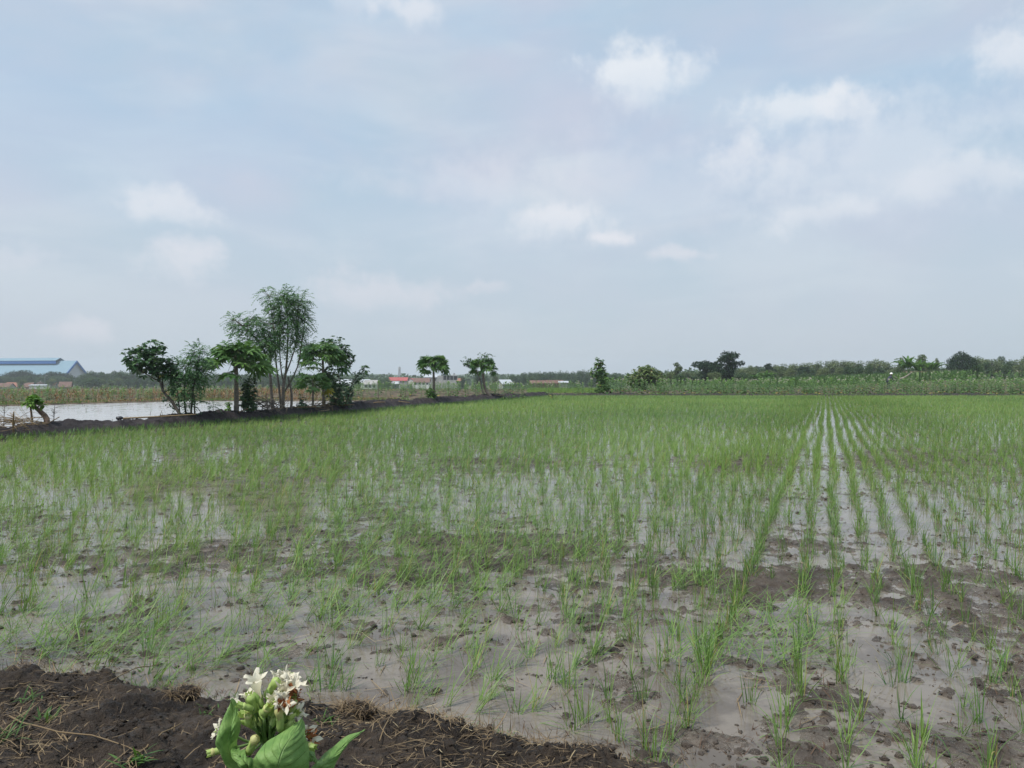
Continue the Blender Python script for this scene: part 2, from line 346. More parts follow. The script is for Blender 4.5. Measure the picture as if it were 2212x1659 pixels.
def pond_far(x): return np.interp(x, [-120, -50, -28.4, -22.2, -6.3, 4], [20, 33, 42.7, 52.3, 51.6, 53])
xs = np.linspace(-110, -0.5, 70); yb = np.minimum(np.interp(xs + 0.9, FT[:, 0], FT[:, 1]), 54.0)
yb = np.where(xs < -34, -12, yb)
V = np.stack([np.stack([xs, yb, 0 * xs + .06], -1), np.stack([xs, np.maximum(pond_far(xs) + 1.2, yb + .1), 0 * xs + .06], -1)], 1).reshape(-1, 3)
mb = MB(); i = np.arange(69)[:, None] * 2; mb.add(V, i + np.array([[0, 2, 3, 1]])); tag(mb.build('flooded_field_water', POND), kind='structure')

# field soil: everything past the pond and the paddy, sinking towards the village, rising on the right
def field_z(x, y):
    z = 0.14 + 0.05 * fbm(x, y, 0.6, 3)
    a = np.clip(x / y, -1, 1)
    drop = sstep(y, 100, 230) * 4.2 * (1 - sstep(a, 0.06, 0.30)); z = z - drop
    rise = sstep(y, 76, 125) * sstep(a, 0.30, 0.62) * 1.3; z = z + rise
    fur = sstep(y, 54, 56) * (1 - sstep(y, 105, 115)) * (1 - sstep(a, 0.10, 0.14))
    z = z + fur * 0.14 * (np.clip(np.sin((y + 0.5 * fbm(x, y, .12, 2)) * 2 * np.pi / 5.2), -0.3, 0.6))
    return z
X, Y = fan(16, 1560, 700, -1.9, 1.6, 700, 0)
Zf = field_z(X, Y)
pond = sstep(pond_far(X) - Y, -0.9, -0.1) * sstep(foot(Y) - 1.2 - X, -0.5, 0.3)
pad = sstep(FARY + 1.0 - Y, -0.4, 0.4) * sstep(X - foot(Y) + 1.2, -0.3, 0.5)
k = np.maximum(pond, pad); Zf = Zf * (1 - k) - 0.3 * k
m, t, out = new_mat('field_soil_mix'); g = t.node('ShaderNodeNewGeometry'); pos = g.outputs['Position']
n1 = t.noise(pos, 0.09, 4, 0.6); n2 = t.noise(pos, 1.1, 6, 0.65); n3 = t.noise(pos, 6.0, 5, 0.7)
c = t.mix(t.maprange(n2, 0.38, 0.62), (0.055, 0.040, 0.032), (0.145, 0.108, 0.078))
c = t.mix(t.maprange(n3, 0.50, 0.62, 0, 0.6), c, (0.10, 0.13, 0.05))
sy = t.sep(pos)[1]
c = t.mix(t.math('MULTIPLY', t.maprange(n1, 0.45, 0.6), t.maprange(sy, 80, 130)), c, (0.10, 0.15, 0.05))
p = principled(t, c, 0.9, bump(t, n2, 0.8, 0.1), 0.2); t.l.new(p.outputs[0], out.inputs[0]); FIELD = m
tag(grid_mesh('field_soil', X, Y, Zf, FIELD), kind='structure')
mb = MB(); mb.add([(-500, -300, -.35), (500, -300, -.35), (500, 30, -.35), (-500, 30, -.35)], [(0, 1, 2, 3)]); tag(mb.build('ground', BANK), kind='structure')

# dykes
def strip_dyke(name, C, width, height, nx, nc, amp=0.07, mat=DYKE):
    s = np.linspace(0, 1, nx); seg = np.concatenate([[0], np.cumsum(np.hypot(*np.diff(C, axis=0).T))]); d = s * seg[-1]
    cx = np.interp(d, seg, C[:, 0]); cy = np.interp(d, seg, C[:, 1]); tx = np.gradient(cx); ty = np.gradient(cy); l = np.hypot(tx, ty); nxv = -ty / l; nyv = tx / l
    t = np.linspace(0, 1, nc); X = cx[:, None] + nxv[:, None] * t * width; Y = cy[:, None] + nyv[:, None] * t * width
    prof = sstep(t, 0, .34) * sstep(t, 1, .66)
    w = (1 + 0.35 * fbm(X, Y, 0.45, 2))
    Z = -0.14 + (height + .14) * prof[None, :] ** 0.7 * w + (fbm(X, Y, 2.2, 5, .62) * amp * 2 + 0.09 * np.clip(fbm(X + 7, Y, 4.5, 3), 0, 1)) * (prof[None, :] > 0.02) * (0.3 + prof[None, :])
    o = grid_mesh(name, X, Y, Z, mat); return tag(o, kind='structure')
strip_dyke('earth_dyke', FT[1:-1], 2.0, 0.36, 1300, 44)
strip_dyke('far_dyke', np.array([(110, 69.3), (60, 69.3), (25, 69.2), (10, 69.3), (2.5, 68.4)])[::-1], 1.2, 0.20, 1200, 16, 0.05)

# near bank under the camera
xs = np.linspace(-4.2, 2.6, 860); ys = np.linspace(-1.5, 5.1, 820); X, Y = np.meshgrid(xs, ys)
by = bank_y(X); dd = (by - Y)
Zb = -0.06 + 0.26 * sstep(dd, -0.06, 0.42) + 0.05 * sstep(dd, 0.3, 1.2)
am = sstep(dd, -0.12, 0.15)
Zb += am * (0.055 * fbm(X, Y, 2.3, 4, .55) + 0.050 * fbm(X, Y, 8, 5, .72) + 0.040 * np.clip(fbm(X + 3, Y + 1, 7.0, 3), 0, 1) + 0.05 * np.clip(fbm(X + 3, Y + 1, 20.0, 2) - .1, 0, 1))
Zb += am * 0.05 * np.exp(-((dd - 0.22) / 0.16) ** 2) * (fbm(X, Y, 1.4, 2) + .4)
tag(grid_mesh('near_bank', X, Y, Zb, BANK), kind='structure')
def bank_z(x, y):
    i = np.clip(((np.asarray(y) + 1.5) / 6.6 * 819).astype(int), 0, 819); j = np.clip(((np.asarray(x) + 4.2) / 6.8 * 859).astype(int), 0, 859); return Zb[i, j]

# distant hills
for k, (yy0, hh, seed, u0, u1) in enumerate([(1380, 10.5, 3.0, -0.8, 0.3), (1480, 13.0, 11.0, -0.6, 0.9)]):
    u = np.linspace(u0, u1, 260); prof = hh * (0.62 + 0.55 * fbm(u * 9 + seed, u * 0 + seed, 1.0, 4)) * sstep(u, u0, u0 + .1) * sstep(u, u1, u1 - .1)
    tt = np.linspace(-1, 1, 9)[:, None]; Xh = u[None, :] * (yy0 + tt * 60); Yh = yy0 + tt * 60 + 0 * Xh; Zh = -5 + (prof + 5)[None, :] * np.cos(tt * np.pi / 2) ** 0.8
    tag(grid_mesh('hills', Xh, Yh, Zh, flat_mat('hill_green', (0.05, 0.09, 0.045), 0.95, (0.08, 0.12, 0.06), 0.05)), kind='structure')
# ---------------------------------------------------------------- rice seedlings
E = np.array([math.sin(math.radians(22.2)), math.cos(math.radians(22.2))]); Nn_ = np.array([E[1], -E[0]])
ts = [-0.59, -0.37] + [-0.16 + 0.262 * k for k in range(0, 200)] + [-0.58 - 0.25 * k for k in range(1, 330)]
PX, PY, TT = [], [], []
for k, t0 in enumerate(ts):
    dense = k < 1; sp = 0.112 if dense else (0.19 if t0 > -0.5 else 0.145)
    s = np.arange(1.0, 125, sp) + rng.random() * sp
    jt = 0.022 if dense else (0.035 if -0.5 < t0 < 3.0 else 0.06 if t0 > 0 else 0.085)
    wob_ = 0.08 * fbm(s, 0 * s + t0 * 3.1, 0.22, 2) if not dense else 0.06 * fbm(s, s * 0 + 5, 0.2, 2)
    t_ = t0 + wob_ + jt * rng.standard_normal(len(s)); s = s + jt * rng.standard_normal(len(s))
    x = t_ * Nn_[0] + s * E[0]; y = t_ * Nn_[1] + s * E[1]
    keep = (y > 1.5) & (y < FARY - 0.1) & (x > foot(y) + 0.12) & (np.abs(x) < 0.98 * (y + 1.6)) & (y > bank_y(x) + 0.10)
    keep &= rng.random(len(s)) > (0.05 if dense else 0.65 if k == 1 else 0.08)
    x, y, s = x[keep], y[keep], s[keep]
    thin = fbm(x, y, 0.30, 2) + 0.5 * fbm(x + 9, y, 1.2, 2)
    kk = (thin > -0.62) | dense
    PX.append(x[kk]); PY.append(y[kk]); TT.append(np.full(kk.sum(), t0))
PX, PY, TT = map(np.concatenate, (PX, PY, TT))
order = np.argsort(PY); PX, PY, TT = PX[order], PY[order], TT[order]
def clump_blades(mb, B, nb, seg, wmul, leanx, scale, floppy, vbase):
    """B clump centres; nb blades each"""
    n = len(B); r = lambda *a: rng.random(a if a else None)
    Bb = np.repeat(B, nb, 0) + np.concatenate([rng.normal(0, .013, (n * nb, 2)) * np.repeat(scale, nb)[:, None], np.zeros((n * nb, 1))], 1)
    az = rng.random(n * nb) * 2 * np.pi; lean = np.abs(rng.normal(0.08, 0.33, n * nb))
    fl = rng.random(n * nb) < np.repeat(floppy, nb); lean = np.where(fl, rng.uniform(0.6, 1.35, n * nb), lean)
    # common wind lean
    vx = np.sin(lean) * np.cos(az) + np.repeat(leanx[0], nb); vy = np.sin(lean) * np.sin(az) + np.repeat(leanx[1], nb)
    az = np.arctan2(vy, vx); lean = np.arcsin(np.clip(np.hypot(vx, vy), 0, .98))
    L = np.clip(rng.normal(0.205, 0.055, n * nb), .07, .34) * np.repeat(scale, nb); W = rng.uniform(.0022, .0045, n * nb) * wmul
    bend = rng.normal(0.25, 0.45, n * nb) + np.where(rng.random(n * nb) < .14, rng.uniform(.8, 2.2, n * nb), 0)
    var = np.clip(np.repeat(vbase, nb) + rng.normal(0, .22, n * nb), 0, .9); var = np.where(rng.random(n * nb) < .05, 1.0, var)
    blades(mb, Bb, az, lean, L, W, bend, var, seg)
infr = (np.abs(PX / PY) < 0.69) & ((H / PY) * F + CY < 1720)
near_idx = np.where(infr)[0][:300]; rest = np.ones(len(PX), bool); rest[near_idx] = False
protos = []
for i in range(30):
    mb = MB(); one = np.zeros((1, 3)); left = i % 2
    lx = (np.array([rng.uniform(.15, .5) if left else rng.uniform(-.12, .16)]), np.array([rng.uniform(0, .3) if left else rng.uniform(-.1, .12)]))
    clump_blades(mb, one, int(rng.integers(11, 24)), 5, 1.1, lx, np.array([rng.uniform(.9, 1.15)]), np.array([rng.choice([.06, .18, .4])]), np.array([rng.uniform(.3, .75)]))
    protos.append(mb)
first = {}
for j, idx in enumerate(near_idx):
    lft = (TT[idx] < -1.2) or (TT[idx] > 3.5 and rng.random() < .3)
    i = int(rng.integers(0, 15)) * 2 + (1 if lft else 0)
    z = min(float(mud_h(PX[idx:idx+1], PY[idx:idx+1])[0]), 0.05) - 0.012
    z = max(z, -0.03); loc = (PX[idx], PY[idx], z)
    if i not in first:
        o = protos[i].build('rice_seedling', RICE); first[i] = o
    else:
        o = first[i].copy(); COL.objects.link(o)
    o.location = loc; o.rotation_euler[2] = rng.uniform(-.5, .5) if lft else rng.uniform(0, 6.28); sc = rng.uniform(.78, 1.18) ; o.scale = (sc, sc, sc)
    tag(o, 'young green rice seedling clump planted in the muddy front of the flooded paddy', 'rice seedling', 'rice seedlings planted in the front of the paddy')
mb = MB()
bands = [(0, 12, 17, 4, 1.2), (12, 22, 17, 3, 1.5), (22, 38, 12, 2, 2.1), (38, 80, 9, 2, 3.2)]
for (a, b, nb, sg, wm) in bands:
    k = rest & (PY >= a) & (PY < b); x, y, tt_ = PX[k], PY[k], TT[k]; n = len(x)
    B = np.stack([x, y, np.clip(mud_h(x, y), -.02, .03) - .01], -1)
    lf = sstep(-tt_, .8, 4) + 0.55 * sstep(tt_, 2.5, 6)
    lx = (lf * rng.normal(.28, .16, n) + (1 - lf) * rng.normal(0.02, .08, n), lf * rng.normal(.12, .12, n) + (1 - lf) * rng.normal(0, .05, n))
    thick = 0.5 + 0.9 * fbm(x, y, .16, 2)
    sc = rng.uniform(.8, 1.15, n) * (0.95 + .18 * np.clip(thick, -.5, 1)) * (1 - .10 * (a >= 22))
    clump_blades(mb, B, nb, sg, wm, lx, sc, np.clip(.14 + .45 * fbm(x, y, .4, 2) * (.3 + lf), .05, .6), np.clip(.5 + .5 * fbm(x + 3, y, .11, 3), .15, .85))
n = 15000; y = np.exp(rng.uniform(math.log(4.2), math.log(24), n)); x = rng.uniform(-.72, .4, n) * y; k = (x > foot(y)) & (y > bank_y(x) + .3) & (fbm(x, y, .5, 2) > -.15); x, y = x[k], y[k]; n = len(x)
blades(mb, np.stack([x, y, np.clip(mud_h(x, y), 0, .03) + rng.uniform(.0, .06, n)], -1), rng.normal(.5, 1.0, n), rng.uniform(.9, 1.5, n), rng.uniform(.12, .3, n), .0042 * (1 + y / 16), rng.normal(.1, .3, n), rng.uniform(.1, .9, n), 3)
o = mb.build('rice_plants', RICE); tag(o, 'countless green rice seedlings reaching across the flooded paddy to its far edge', 'rice plants', kind='stuff')

# small bright rice patch beyond the dyke
mb = MB(); n = 5000; y = rng.uniform(76, 104, n); x = rng.uniform(-0.5, 0.5, n) * 0 + (y * ((rng.uniform(1140, 1300, n) - CX) / F)); B = np.stack([x, y, field_z(x, y) - .02], -1)
blades(mb, np.repeat(B, 5, 0) + rng.normal(0, .08, (n * 5, 3)) * [1, 1, 0], rng.random(n * 5) * 6.28, np.abs(rng.normal(0, .3, n * 5)), .30, .03, .3, rng.uniform(.5, .9, n * 5), 1)
tag(mb.build('rice_nursery_patch', RICE), 'small bright green patch of dense rice beyond the end of the dark dyke', 'rice patch', kind='stuff')

# stubble, straw and rotting bits in the mud
mb = MB(); n = 2600; y = np.exp(rng.uniform(math.log(3.2), math.log(16), n)); x = rng.uniform(-.72, .72, n) * y; mh = mud_h(x, y)
k = (y > bank_y(x) + .05) & (x > foot(y)) & (mh > -0.012); x, y, mh = x[k], y[k], mh[k]; n = len(x)
B = np.repeat(np.stack([x, y, mh], -1), 5, 0) + rng.normal(0, .022, (n * 5, 3)) * [1, 1, 0.1]
blades(mb, B, rng.random(n * 5) * 6.28, rng.uniform(.8, 1.5, n * 5), rng.uniform(.02, .07, n * 5), .004, rng.uniform(-.5, 1, n * 5), rng.uniform(0, .5, n * 5), 2)
tag(mb.build('rotting_stubble', leaf_mat('rotting_stubble', (0.05, 0.026, 0.016), (0.15, 0.085, 0.045), None, .7, .1)), 'scattered brown rotting stubble lying on the wet mud between seedlings', 'stubble', kind='stuff')
mb = MB(); n = 260; y = np.exp(rng.uniform(math.log(3.4), math.log(12), n)); x = rng.uniform(-.7, .7, n) * y; k = y > bank_y(x) + .05; x, y = x[k], y[k]; n = len(x)
blades(mb, np.stack([x, y, np.maximum(mud_h(x, y), 0) + .004], -1), rng.random(n) * 6.28, 1.53, rng.uniform(.08, .32, n), .005, rng.uniform(-.06, .06, n), rng.uniform(.1, 1, n), 4)
tag(mb.build('loose_straw', STRAW), 'loose straws floating and lying flat on the wet paddy', 'straw', kind='stuff')

# litter on the near bank
def on_bank(n, lo=0.03, hi=1.6, edge=0.0):
    x = rng.uniform(-3.6, 1.6, n); d = np.where(rng.random(n) < edge, np.abs(rng.normal(.12, .09, n)), rng.uniform(lo, hi, n)); y = bank_y(x) - d
    return x, y
mb = MB(); x, y = on_bank(19000, -.02, 1.7, .35); k = (fbm(x, y, 1.5, 3) > 0.02) | (rng.random(19000) < .10); x, y = x[k], y[k]; n = len(x)
az0 = fbm(x, y, .8, 2) * 6
blades(mb, np.stack([x, y, bank_z(x, y) + .006 + rng.random(n) * .012], -1), az0 + rng.normal(0, .9, n), rng.normal(1.45, .12, n), rng.gamma(2.2, .022, n) + .012, rng.uniform(.002, .0045, n), rng.normal(.05, .45, n), np.clip(rng.normal(.42, .28, n), 0, 1), 3)
x2, y2 = on_bank(2600, 0, .4, .7); k = fbm(x2, y2, 1.1, 2) > .0; x2, y2 = x2[k], y2[k]; n = len(x2)
blades(mb, np.stack([x2, y2, bank_z(x2, y2) + rng.random(n) * .03], -1), rng.random(n) * 6.28, rng.uniform(.7, 1.6, n), rng.uniform(.03, .11, n), .003, rng.normal(.3, .8, n), np.clip(rng.normal(.3, .3, n), 0, 1), 4)
tag(mb.build('straw_litter', STRAW), 'brown dead straw and roots matted over the dark soil of the near bank', 'straw litter', kind='stuff')
# fine rootlets, dark
mb = MB(); x, y = on_bank(7000, -.02, 1.7, .3); n = len(x)
blades(mb, np.stack([x, y, bank_z(x, y) + .002], -1), rng.random(n) * 6.28, rng.normal(1.4, .2, n), rng.gamma(2, .016, n) + .01, .0022, rng.normal(0, .9, n), rng.uniform(0, .35, n), 3)
tag(mb.build('root_litter', leaf_mat('dark_root', (0.03, 0.02, 0.013), (0.12, 0.08, 0.05), None, .8, .1)), 'fine dark rootlets and crumbs strewn on the near bank soil', 'root litter', kind='stuff')
# loose crumbs of soil
OCT = np.array([(1, 0, 0), (-1, 0, 0), (0, 1, 0), (0, -1, 0), (0, 0, 1), (0, 0, -1.)]); OCT = np.concatenate([OCT, norm(np.array([(a, b, c) for a in (-1, 1) for b in (-1, 1) for c in (-1, 1)], float))])
def _hull():
    import bmesh
    bm = bmesh.new(); [bm.verts.new(v) for v in OCT]; bm.verts.ensure_lookup_table(); bmesh.ops.convex_hull(bm, input=bm.verts[:]); bmesh.ops.triangulate(bm, faces=bm.faces[:])
    T = np.array([[v.index for v in f.verts] for f in bm.faces]); bm.free(); return T
def crumbs(name, x, y, z, s, mat, label):
    n = len(x); V = OCT[None] * (1 + rng.normal(0, .28, (n, 14, 1))) * (s[:, None, None]) * rng.uniform(.6, 1.3, (n, 1, 3)) * [1, 1, .7] + np.stack([x, y, z], -1)[:, None, :]
    T = _hull(); mb = MB(); mb.add(V.reshape(-1, 3), None, (T[None] + (np.arange(n) * 14)[:, None, None]).reshape(-1, 3), .5); return tag(mb.build(name, mat), label, 'soil crumbs', kind='stuff')
x, y = on_bank(14000, -.12, 1.8, .25); k = fbm(x, y, 2.6, 2) > -.3; x, y = x[k], y[k]; s = rng.gamma(1.5, .0024, len(x)) + .0015
crumbs('soil_crumbs', x, y, bank_z(x, y) + s * .2, np.minimum(s, .016), BANK, 'loose dark crumbs of soil all over the near bank')
n = 15000; y = np.exp(rng.uniform(math.log(2.9), math.log(22), n)); x = rng.uniform(-.75, .75, n) * y; mh = mud_h(x, y); k = (y > bank_y(x) - .05) & (x > foot(y)) & ((mh > -.006) | (rng.random(n) < .10)); x, y, mh = x[k], y[k], mh[k]; s = rng.gamma(1.4, .0026, len(x)) * (1 + y / 14) + .0015
crumbs('mud_crumbs', x, y, np.maximum(mh, -.002) + s * .25, np.minimum(s, .022), soil_mat('crumb_mud', (.055, .042, .034), (.13, .105, .085), (.07, .045, .03), .5, 1.5, r0=.45, r1=.7, spec=.35), 'small lumps and crumbs of mud peppering the wet paddy')
# twigs on the bank, one by one
for (p0, p1, r, lab) in [((20, 1555), (345, 1640), .004, 'thin tan twig lying across the dark soil at the lower left corner'), ((270, 1655), (395, 1560), .0045, 'pale brown twig slanting up from the bottom edge left of the flowers'),
                         ((240, 1470), (375, 1425), .004, 'straight straw stalk leaning over the bank edge at left'), ((405, 1478), (520, 1470), .007, 'knotty brown root branch lying on the bank edge above the flowers'),
                         ((2, 1490), (68, 1478), .004, 'short tan stalk at the left picture edge on the bank'), ((820, 1600), (900, 1560), .003, 'thin bent twig on the soil right of the flowers'),
                         ((1040, 1618), (1100, 1628), .003, 'short bright straw stalk on the bank near the bottom centre')]:
    def gp(q):
        yv = 3.4
        for _ in range(20):
            z = float(bank_z((q[0] - CX) / F * yv, yv)) + .012; yv = (H - z) * F / (q[1] - CY)
        return np.array([(q[0] - CX) / F * yv, yv, z])
    a = gp(p0); b = gp(p1); pts = spline([a, a * .65 + b * .35 + rng.normal(0, .012, 3), a * .3 + b * .7 + rng.normal(0, .012, 3), b], 10); pts[:, 2] = np.maximum(bank_z(pts[:, 0], pts[:, 1]) + .008, pts[:, 2])
    mb = MB(); tube(mb, pts, np.linspace(r, r * .55, 10) * .8, 6, 0.6, .12); o = mb.build('twig', STRAW, loc=a); tag(o, lab, 'twig', 'twigs lying on the near bank')
def gpt(px, py, f=bank_z):
    yv = 3.4
    for _ in range(20):
        z = float(f((px - CX) / F * yv, yv)); yv = (H - z) * F / (py - CY)
    return np.array([(px - CX) / F * yv, yv, z])
# clods with roots
for (px, py, s, lab) in [(1222, 1622, .105, 'dark lump of earth full of hanging roots at the bank edge by the bottom centre'), (400, 1492, .075, 'root bound clod on the bank edge left of the white flowers'), (768, 1530, .085, 'brown straw covered clod just right of the white flowers')]:
    c = gpt(px, py + 8); rt = empty('root_clod', c, lab, 'clod', 'root clods along the near bank edge')
    th, ph = np.meshgrid(np.linspace(0, 2 * np.pi, 49)[:-1], np.linspace(0, np.pi, 25)); d = np.stack([np.sin(ph) * np.cos(th), np.sin(ph) * np.sin(th), np.cos(ph)], -1)
    rr = s * (0.75 + .5 * fbm(d[..., 0] * 2 + d[..., 2] + px, d[..., 1] * 2 + d[..., 2] * 1.3, 1.3, 5, .65)); Vv = (d * rr[..., None] * [1.1, .8, .55])
    mb = MB(); i = np.arange(24)[:, None]; j = np.arange(48)[None, :]; Q = np.stack([i * 48 + j, (i + 1) * 48 + j, (i + 1) * 48 + (j + 1) % 48, i * 48 + (j + 1) % 48], -1).reshape(-1, 4)
    mb.add(Vv.reshape(-1, 3), Q); o = mb.build('soil_lump', BANK, rt)
    mb = MB(); n = 260; dd_ = norm(rng.normal(0, 1, (n, 3)) * [1, 1, .7]); dd_[:, 2] = np.abs(dd_[:, 2]) * .8; B = dd_ * s * [.95, .7, .5]
    blades(mb, B, rng.random(n) * 6.28, rng.uniform(.5, 1.6, n), rng.uniform(.03, .12, n) * s / .1, .0028, rng.uniform(.3, 2.2, n), np.clip(rng.normal(.3, .25, n), 0, 1), 5)
    mb.build('roots', STRAW, rt)
# weeds on the bank
wl = [(330, 1478, .13, 1.1), (450, 1540, .05, .7), (105, 1560, .06, .8), (290, 1645, .07, .8), (1015, 1588, .05, .8), (1130, 1590, .07, .9), (960, 1592, .06, .9), (1245, 1592, .07, .9), (880, 1500, .08, .7), (560, 1485, .06, .8), (60, 1512, .05, .6), (5, 1600, .12, .9), (700, 1560, .05, .7), (1185, 1500, .08, 1), (1395, 1650, .08, 1)]
for q, (px, py, L0, s) in enumerate(wl):
    c = gpt(px, py); mb = MB(); n = int(14 * s + 6)
    blades(mb, rng.normal(0, .02, (n, 3)) * [1, 1, 0], rng.random(n) * 6.28, rng.uniform(.3, 1.2, n), rng.uniform(.5, 1.1, n) * L0 * 1.3, .010 if q in (0, 2, 3) else .006, rng.uniform(.2, .9, n), rng.uniform(.1, .8, n), 4)
    o = mb.build('grass_tuft', GRASS); o.location = c
    pos_ = 'left of the white flowers' if px < 500 else ('beside the white flowers' if px < 720 else 'right of the white flowers')
    tag(o, ['broad leaved green grass tuft at the paddy edge left of the white flowers', 'tiny sprig on bare soil just left of the white blossoms', 'small broad bladed tuft low on the left bank', 'green bladed sprout at the bottom edge left of the flowers',
            'short tuft below the paddy edge right of the flowers', 'low tuft just left of the rooty clod', 'small tuft nearest the leaning lance leaf on the bank edge', 'fine tuft growing on top of the rooty clod', 'thin tuft behind the clod right of the flowers', 'short tuft on the bank edge behind the flowers',
            'small sprout high on the far left bank', 'tuft cut by the left edge of the picture', 'small tuft on soil beside the blossoms', 'tuft in shallow mud above the rooty clod', 'tuft at the bottom edge right of the rooty clod'][q], 'grass tuft', 'grass tufts on the near bank')
# grass fringe where the bank meets the mud
mb = MB(); x = rng.uniform(-3.6, 2.2, 700); y = bank_y(x) + rng.normal(.03, .05, 700); k = fbm(x, y, 2.0, 2) > .05; x, y = x[k], y[k]; n = len(x)
B = np.repeat(np.stack([x, y, np.maximum(bank_z(x, y), 0)], -1), 4, 0) + rng.normal(0, .02, (n * 4, 3)) * [1, 1, 0]
blades(mb, B, rng.random(n * 4) * 6.28, rng.uniform(.2, 1.3, n * 4), rng.uniform(.03, .11, n * 4), .0035, rng.uniform(.1, 1.2, n * 4), rng.uniform(0, 1, n * 4), 3)
tag(mb.build('fringe_grass', GRASS), 'thin green grass fringe where the near bank meets the wet paddy', 'grass', kind='stuff')
# grass at the feet of the far dykes and round the pond
mb = MB(); n = 9000; y = rng.uniform(15, 68, n); x = foot(y) - np.abs(rng.normal(0, .25, n)) + .05
x2 = rng.uniform(4, 60, 9000); y2 = FARY + rng.normal(.9, .35, 9000); x = np.concatenate([x, x2]); y = np.concatenate([y, y2]); zz = np.concatenate([np.full(n, .06), np.where(y2 > FARY + .5, .13, .02)])
k = rng.random(len(x)) < .55; x, y, zz = x[k], y[k], zz[k]; n = len(x)
blades(mb, np.stack([x, y, zz], -1), rng.random(n) * 6.28, np.abs(rng.normal(0, .5, n)), rng.uniform(.08, .22, n), .018, .5, rng.uniform(0, .8, n), 2)
x = rng.uniform(-32, 0, 6000); y = pond_far(x) + rng.uniform(.3, 2.5, 6000); k = fbm(x, y, .5, 2) > -.1; x, y = x[k], y[k]; n = len(x)
blades(mb, np.stack([x, y, field_z(x, y) - .02], -1), rng.random(n) * 6.28, np.abs(rng.normal(0, .5, n)), rng.uniform(.08, .3, n), .022, .5, rng.uniform(0, .97, n), 2)
tag(mb.build('dyke_grass', GRASS), 'rough short grass on the feet of the dykes and pond margin', 'grass', kind='stuff')

# ---------------------------------------------------------------- crops beyond
def tobacco_proto(seed, h=1.35, nl=15, flower=True):
    r = np.random.default_rng(seed); mb = MB(); st = MB(); fl = MB()
    tube(st, [(0, 0, 0), (.01, 0, h * .5), (.02 * r.normal(), .02, h)], [.018, .014, .008], 5)
    i = np.arange(nl); t = i / (nl - 1); az = i * 2.4 + r.random() * 6; z = h * (.10 + .86 * t); el = .15 + .75 * t + r.normal(0, .12, nl)
    D = np.stack([np.cos(az) * np.cos(el), np.sin(az) * np.cos(el), np.sin(el)], -1); L = (.50 - .24 * t) * h / 1.3 * r.uniform(.8, 1.15, nl)
    leaves(mb, np.stack([0 * z, 0 * z, z], -1), D, np.tile([0, 0, 1.0], (nl, 1)), L, L * .56, np.where((t < .1) & (r.random(nl) < .35), .97, np.clip(.25 + .5 * t + r.normal(0, .15, nl), 0, .92)), .55 - .2 * .5, .12)
    if flower:
        n = 16; C = np.stack([r.normal(0, .05, n), r.normal(0, .05, n), h + r.uniform(-.02, .09, n)], -1)
        leaves(fl, C, r.normal(0, 1, (n, 3)) + [0, 0, 1.2], r.normal(0, 1, (n, 3)), .06, .04, r.random(n), 0, 0)
    return mb, st, fl
TP = [tobacco_proto(100 + i, h, nl, i % 3 == 1) for i, (h, nl) in enumerate([(1.35, 24), (1.2, 22), (1.45, 26), (1.05, 19), (1.3, 24), (0.9, 17)])]
tp = []   # (x, y, scale, group)
def add_rows(y0, y1, dy, u0, u1, dx, keep, sc, g):
    y = y0
    while y < y1:
        xs_ = np.arange(u0 * y, u1 * y, dx) + rng.uniform(0, dx)
        for x in xs_:
            if rng.random() < keep: tp.append((x + rng.normal(0, .08), y + rng.normal(0, .12), sc * rng.uniform(.78, 1.15), g))
        y += dy
GR = ['tobacco plants in the crop beyond the flooded field on the left', 'low tobacco plants on the brown furrowed field in the middle distance', 'tall tobacco plants in the rows behind the far edge of the paddy']
GL = ['leafy green tobacco plant in the mixed crop beyond the flooded field', 'low green tobacco plant standing on the brown furrows beyond the dark dyke', 'tall leafy tobacco plant in the dense rows behind the far paddy edge']
q = lambda px: (px - CX) / F
for x in np.concatenate([np.arange(-40, -20, .5), np.arange(-20, -9, .8)]):
    for r_ in range(3 if x < -18 else 2):
        if rng.random() < .85: tp.append((x + rng.normal(0, .2), float(pond_far(x)) + 3.0 + r_ * 1.0 + rng.normal(0, .3), .60 * rng.uniform(.7, 1.1), 0))
add_rows(57.5, 60, 1.3, q(735), q(1250), 1.1, .33, .72, 1); add_rows(62.5, 66, 2.4, q(720), q(1170), .9, .42, .85, 1); add_rows(56.5, 58, 1.2, q(925), q(1130), .7, .75, .85, 1)
add_rows(70.9, 73.6, 1.1, q(1235), q(2750), .62, .68, 1.02, 2)
add_rows(74.6, 76, 1.3, q(1400), q(2750), .7, .85, 1.0, 2)
tp.sort(key=lambda a: a[1]); inf = [a for a in tp if abs(a[0] / a[1]) < .67]; ind = inf[:300]; ids = set(map(id, ind)); restp = [a for a in tp if id(a) not in ids]
roots = {}
for a in ind:
    i = int(rng.integers(0, 6)); gz = float(field_z(np.array([a[0]]), np.array([a[1]]))[0])
    if i not in roots:
        o = empty('tobacco_plant', (0, 0, 0)); mbs = TP[i]; mbs[0].build('foliage', TOBA, o); mbs[1].build('stalk', STEM, o)
        if mbs[2].n: mbs[2].build('blossom', TOBF, o)
        roots[i] = o
    else: o = copy_tree(roots[i])
    o.location = (a[0], a[1], gz - .03); o.rotation_euler[2] = rng.uniform(0, 6.28); o.scale = (a[2] * 1.08, a[2] * 1.08, a[2] * .98)
    tag(o, GL[a[3]], 'tobacco plant', GR[a[3]])
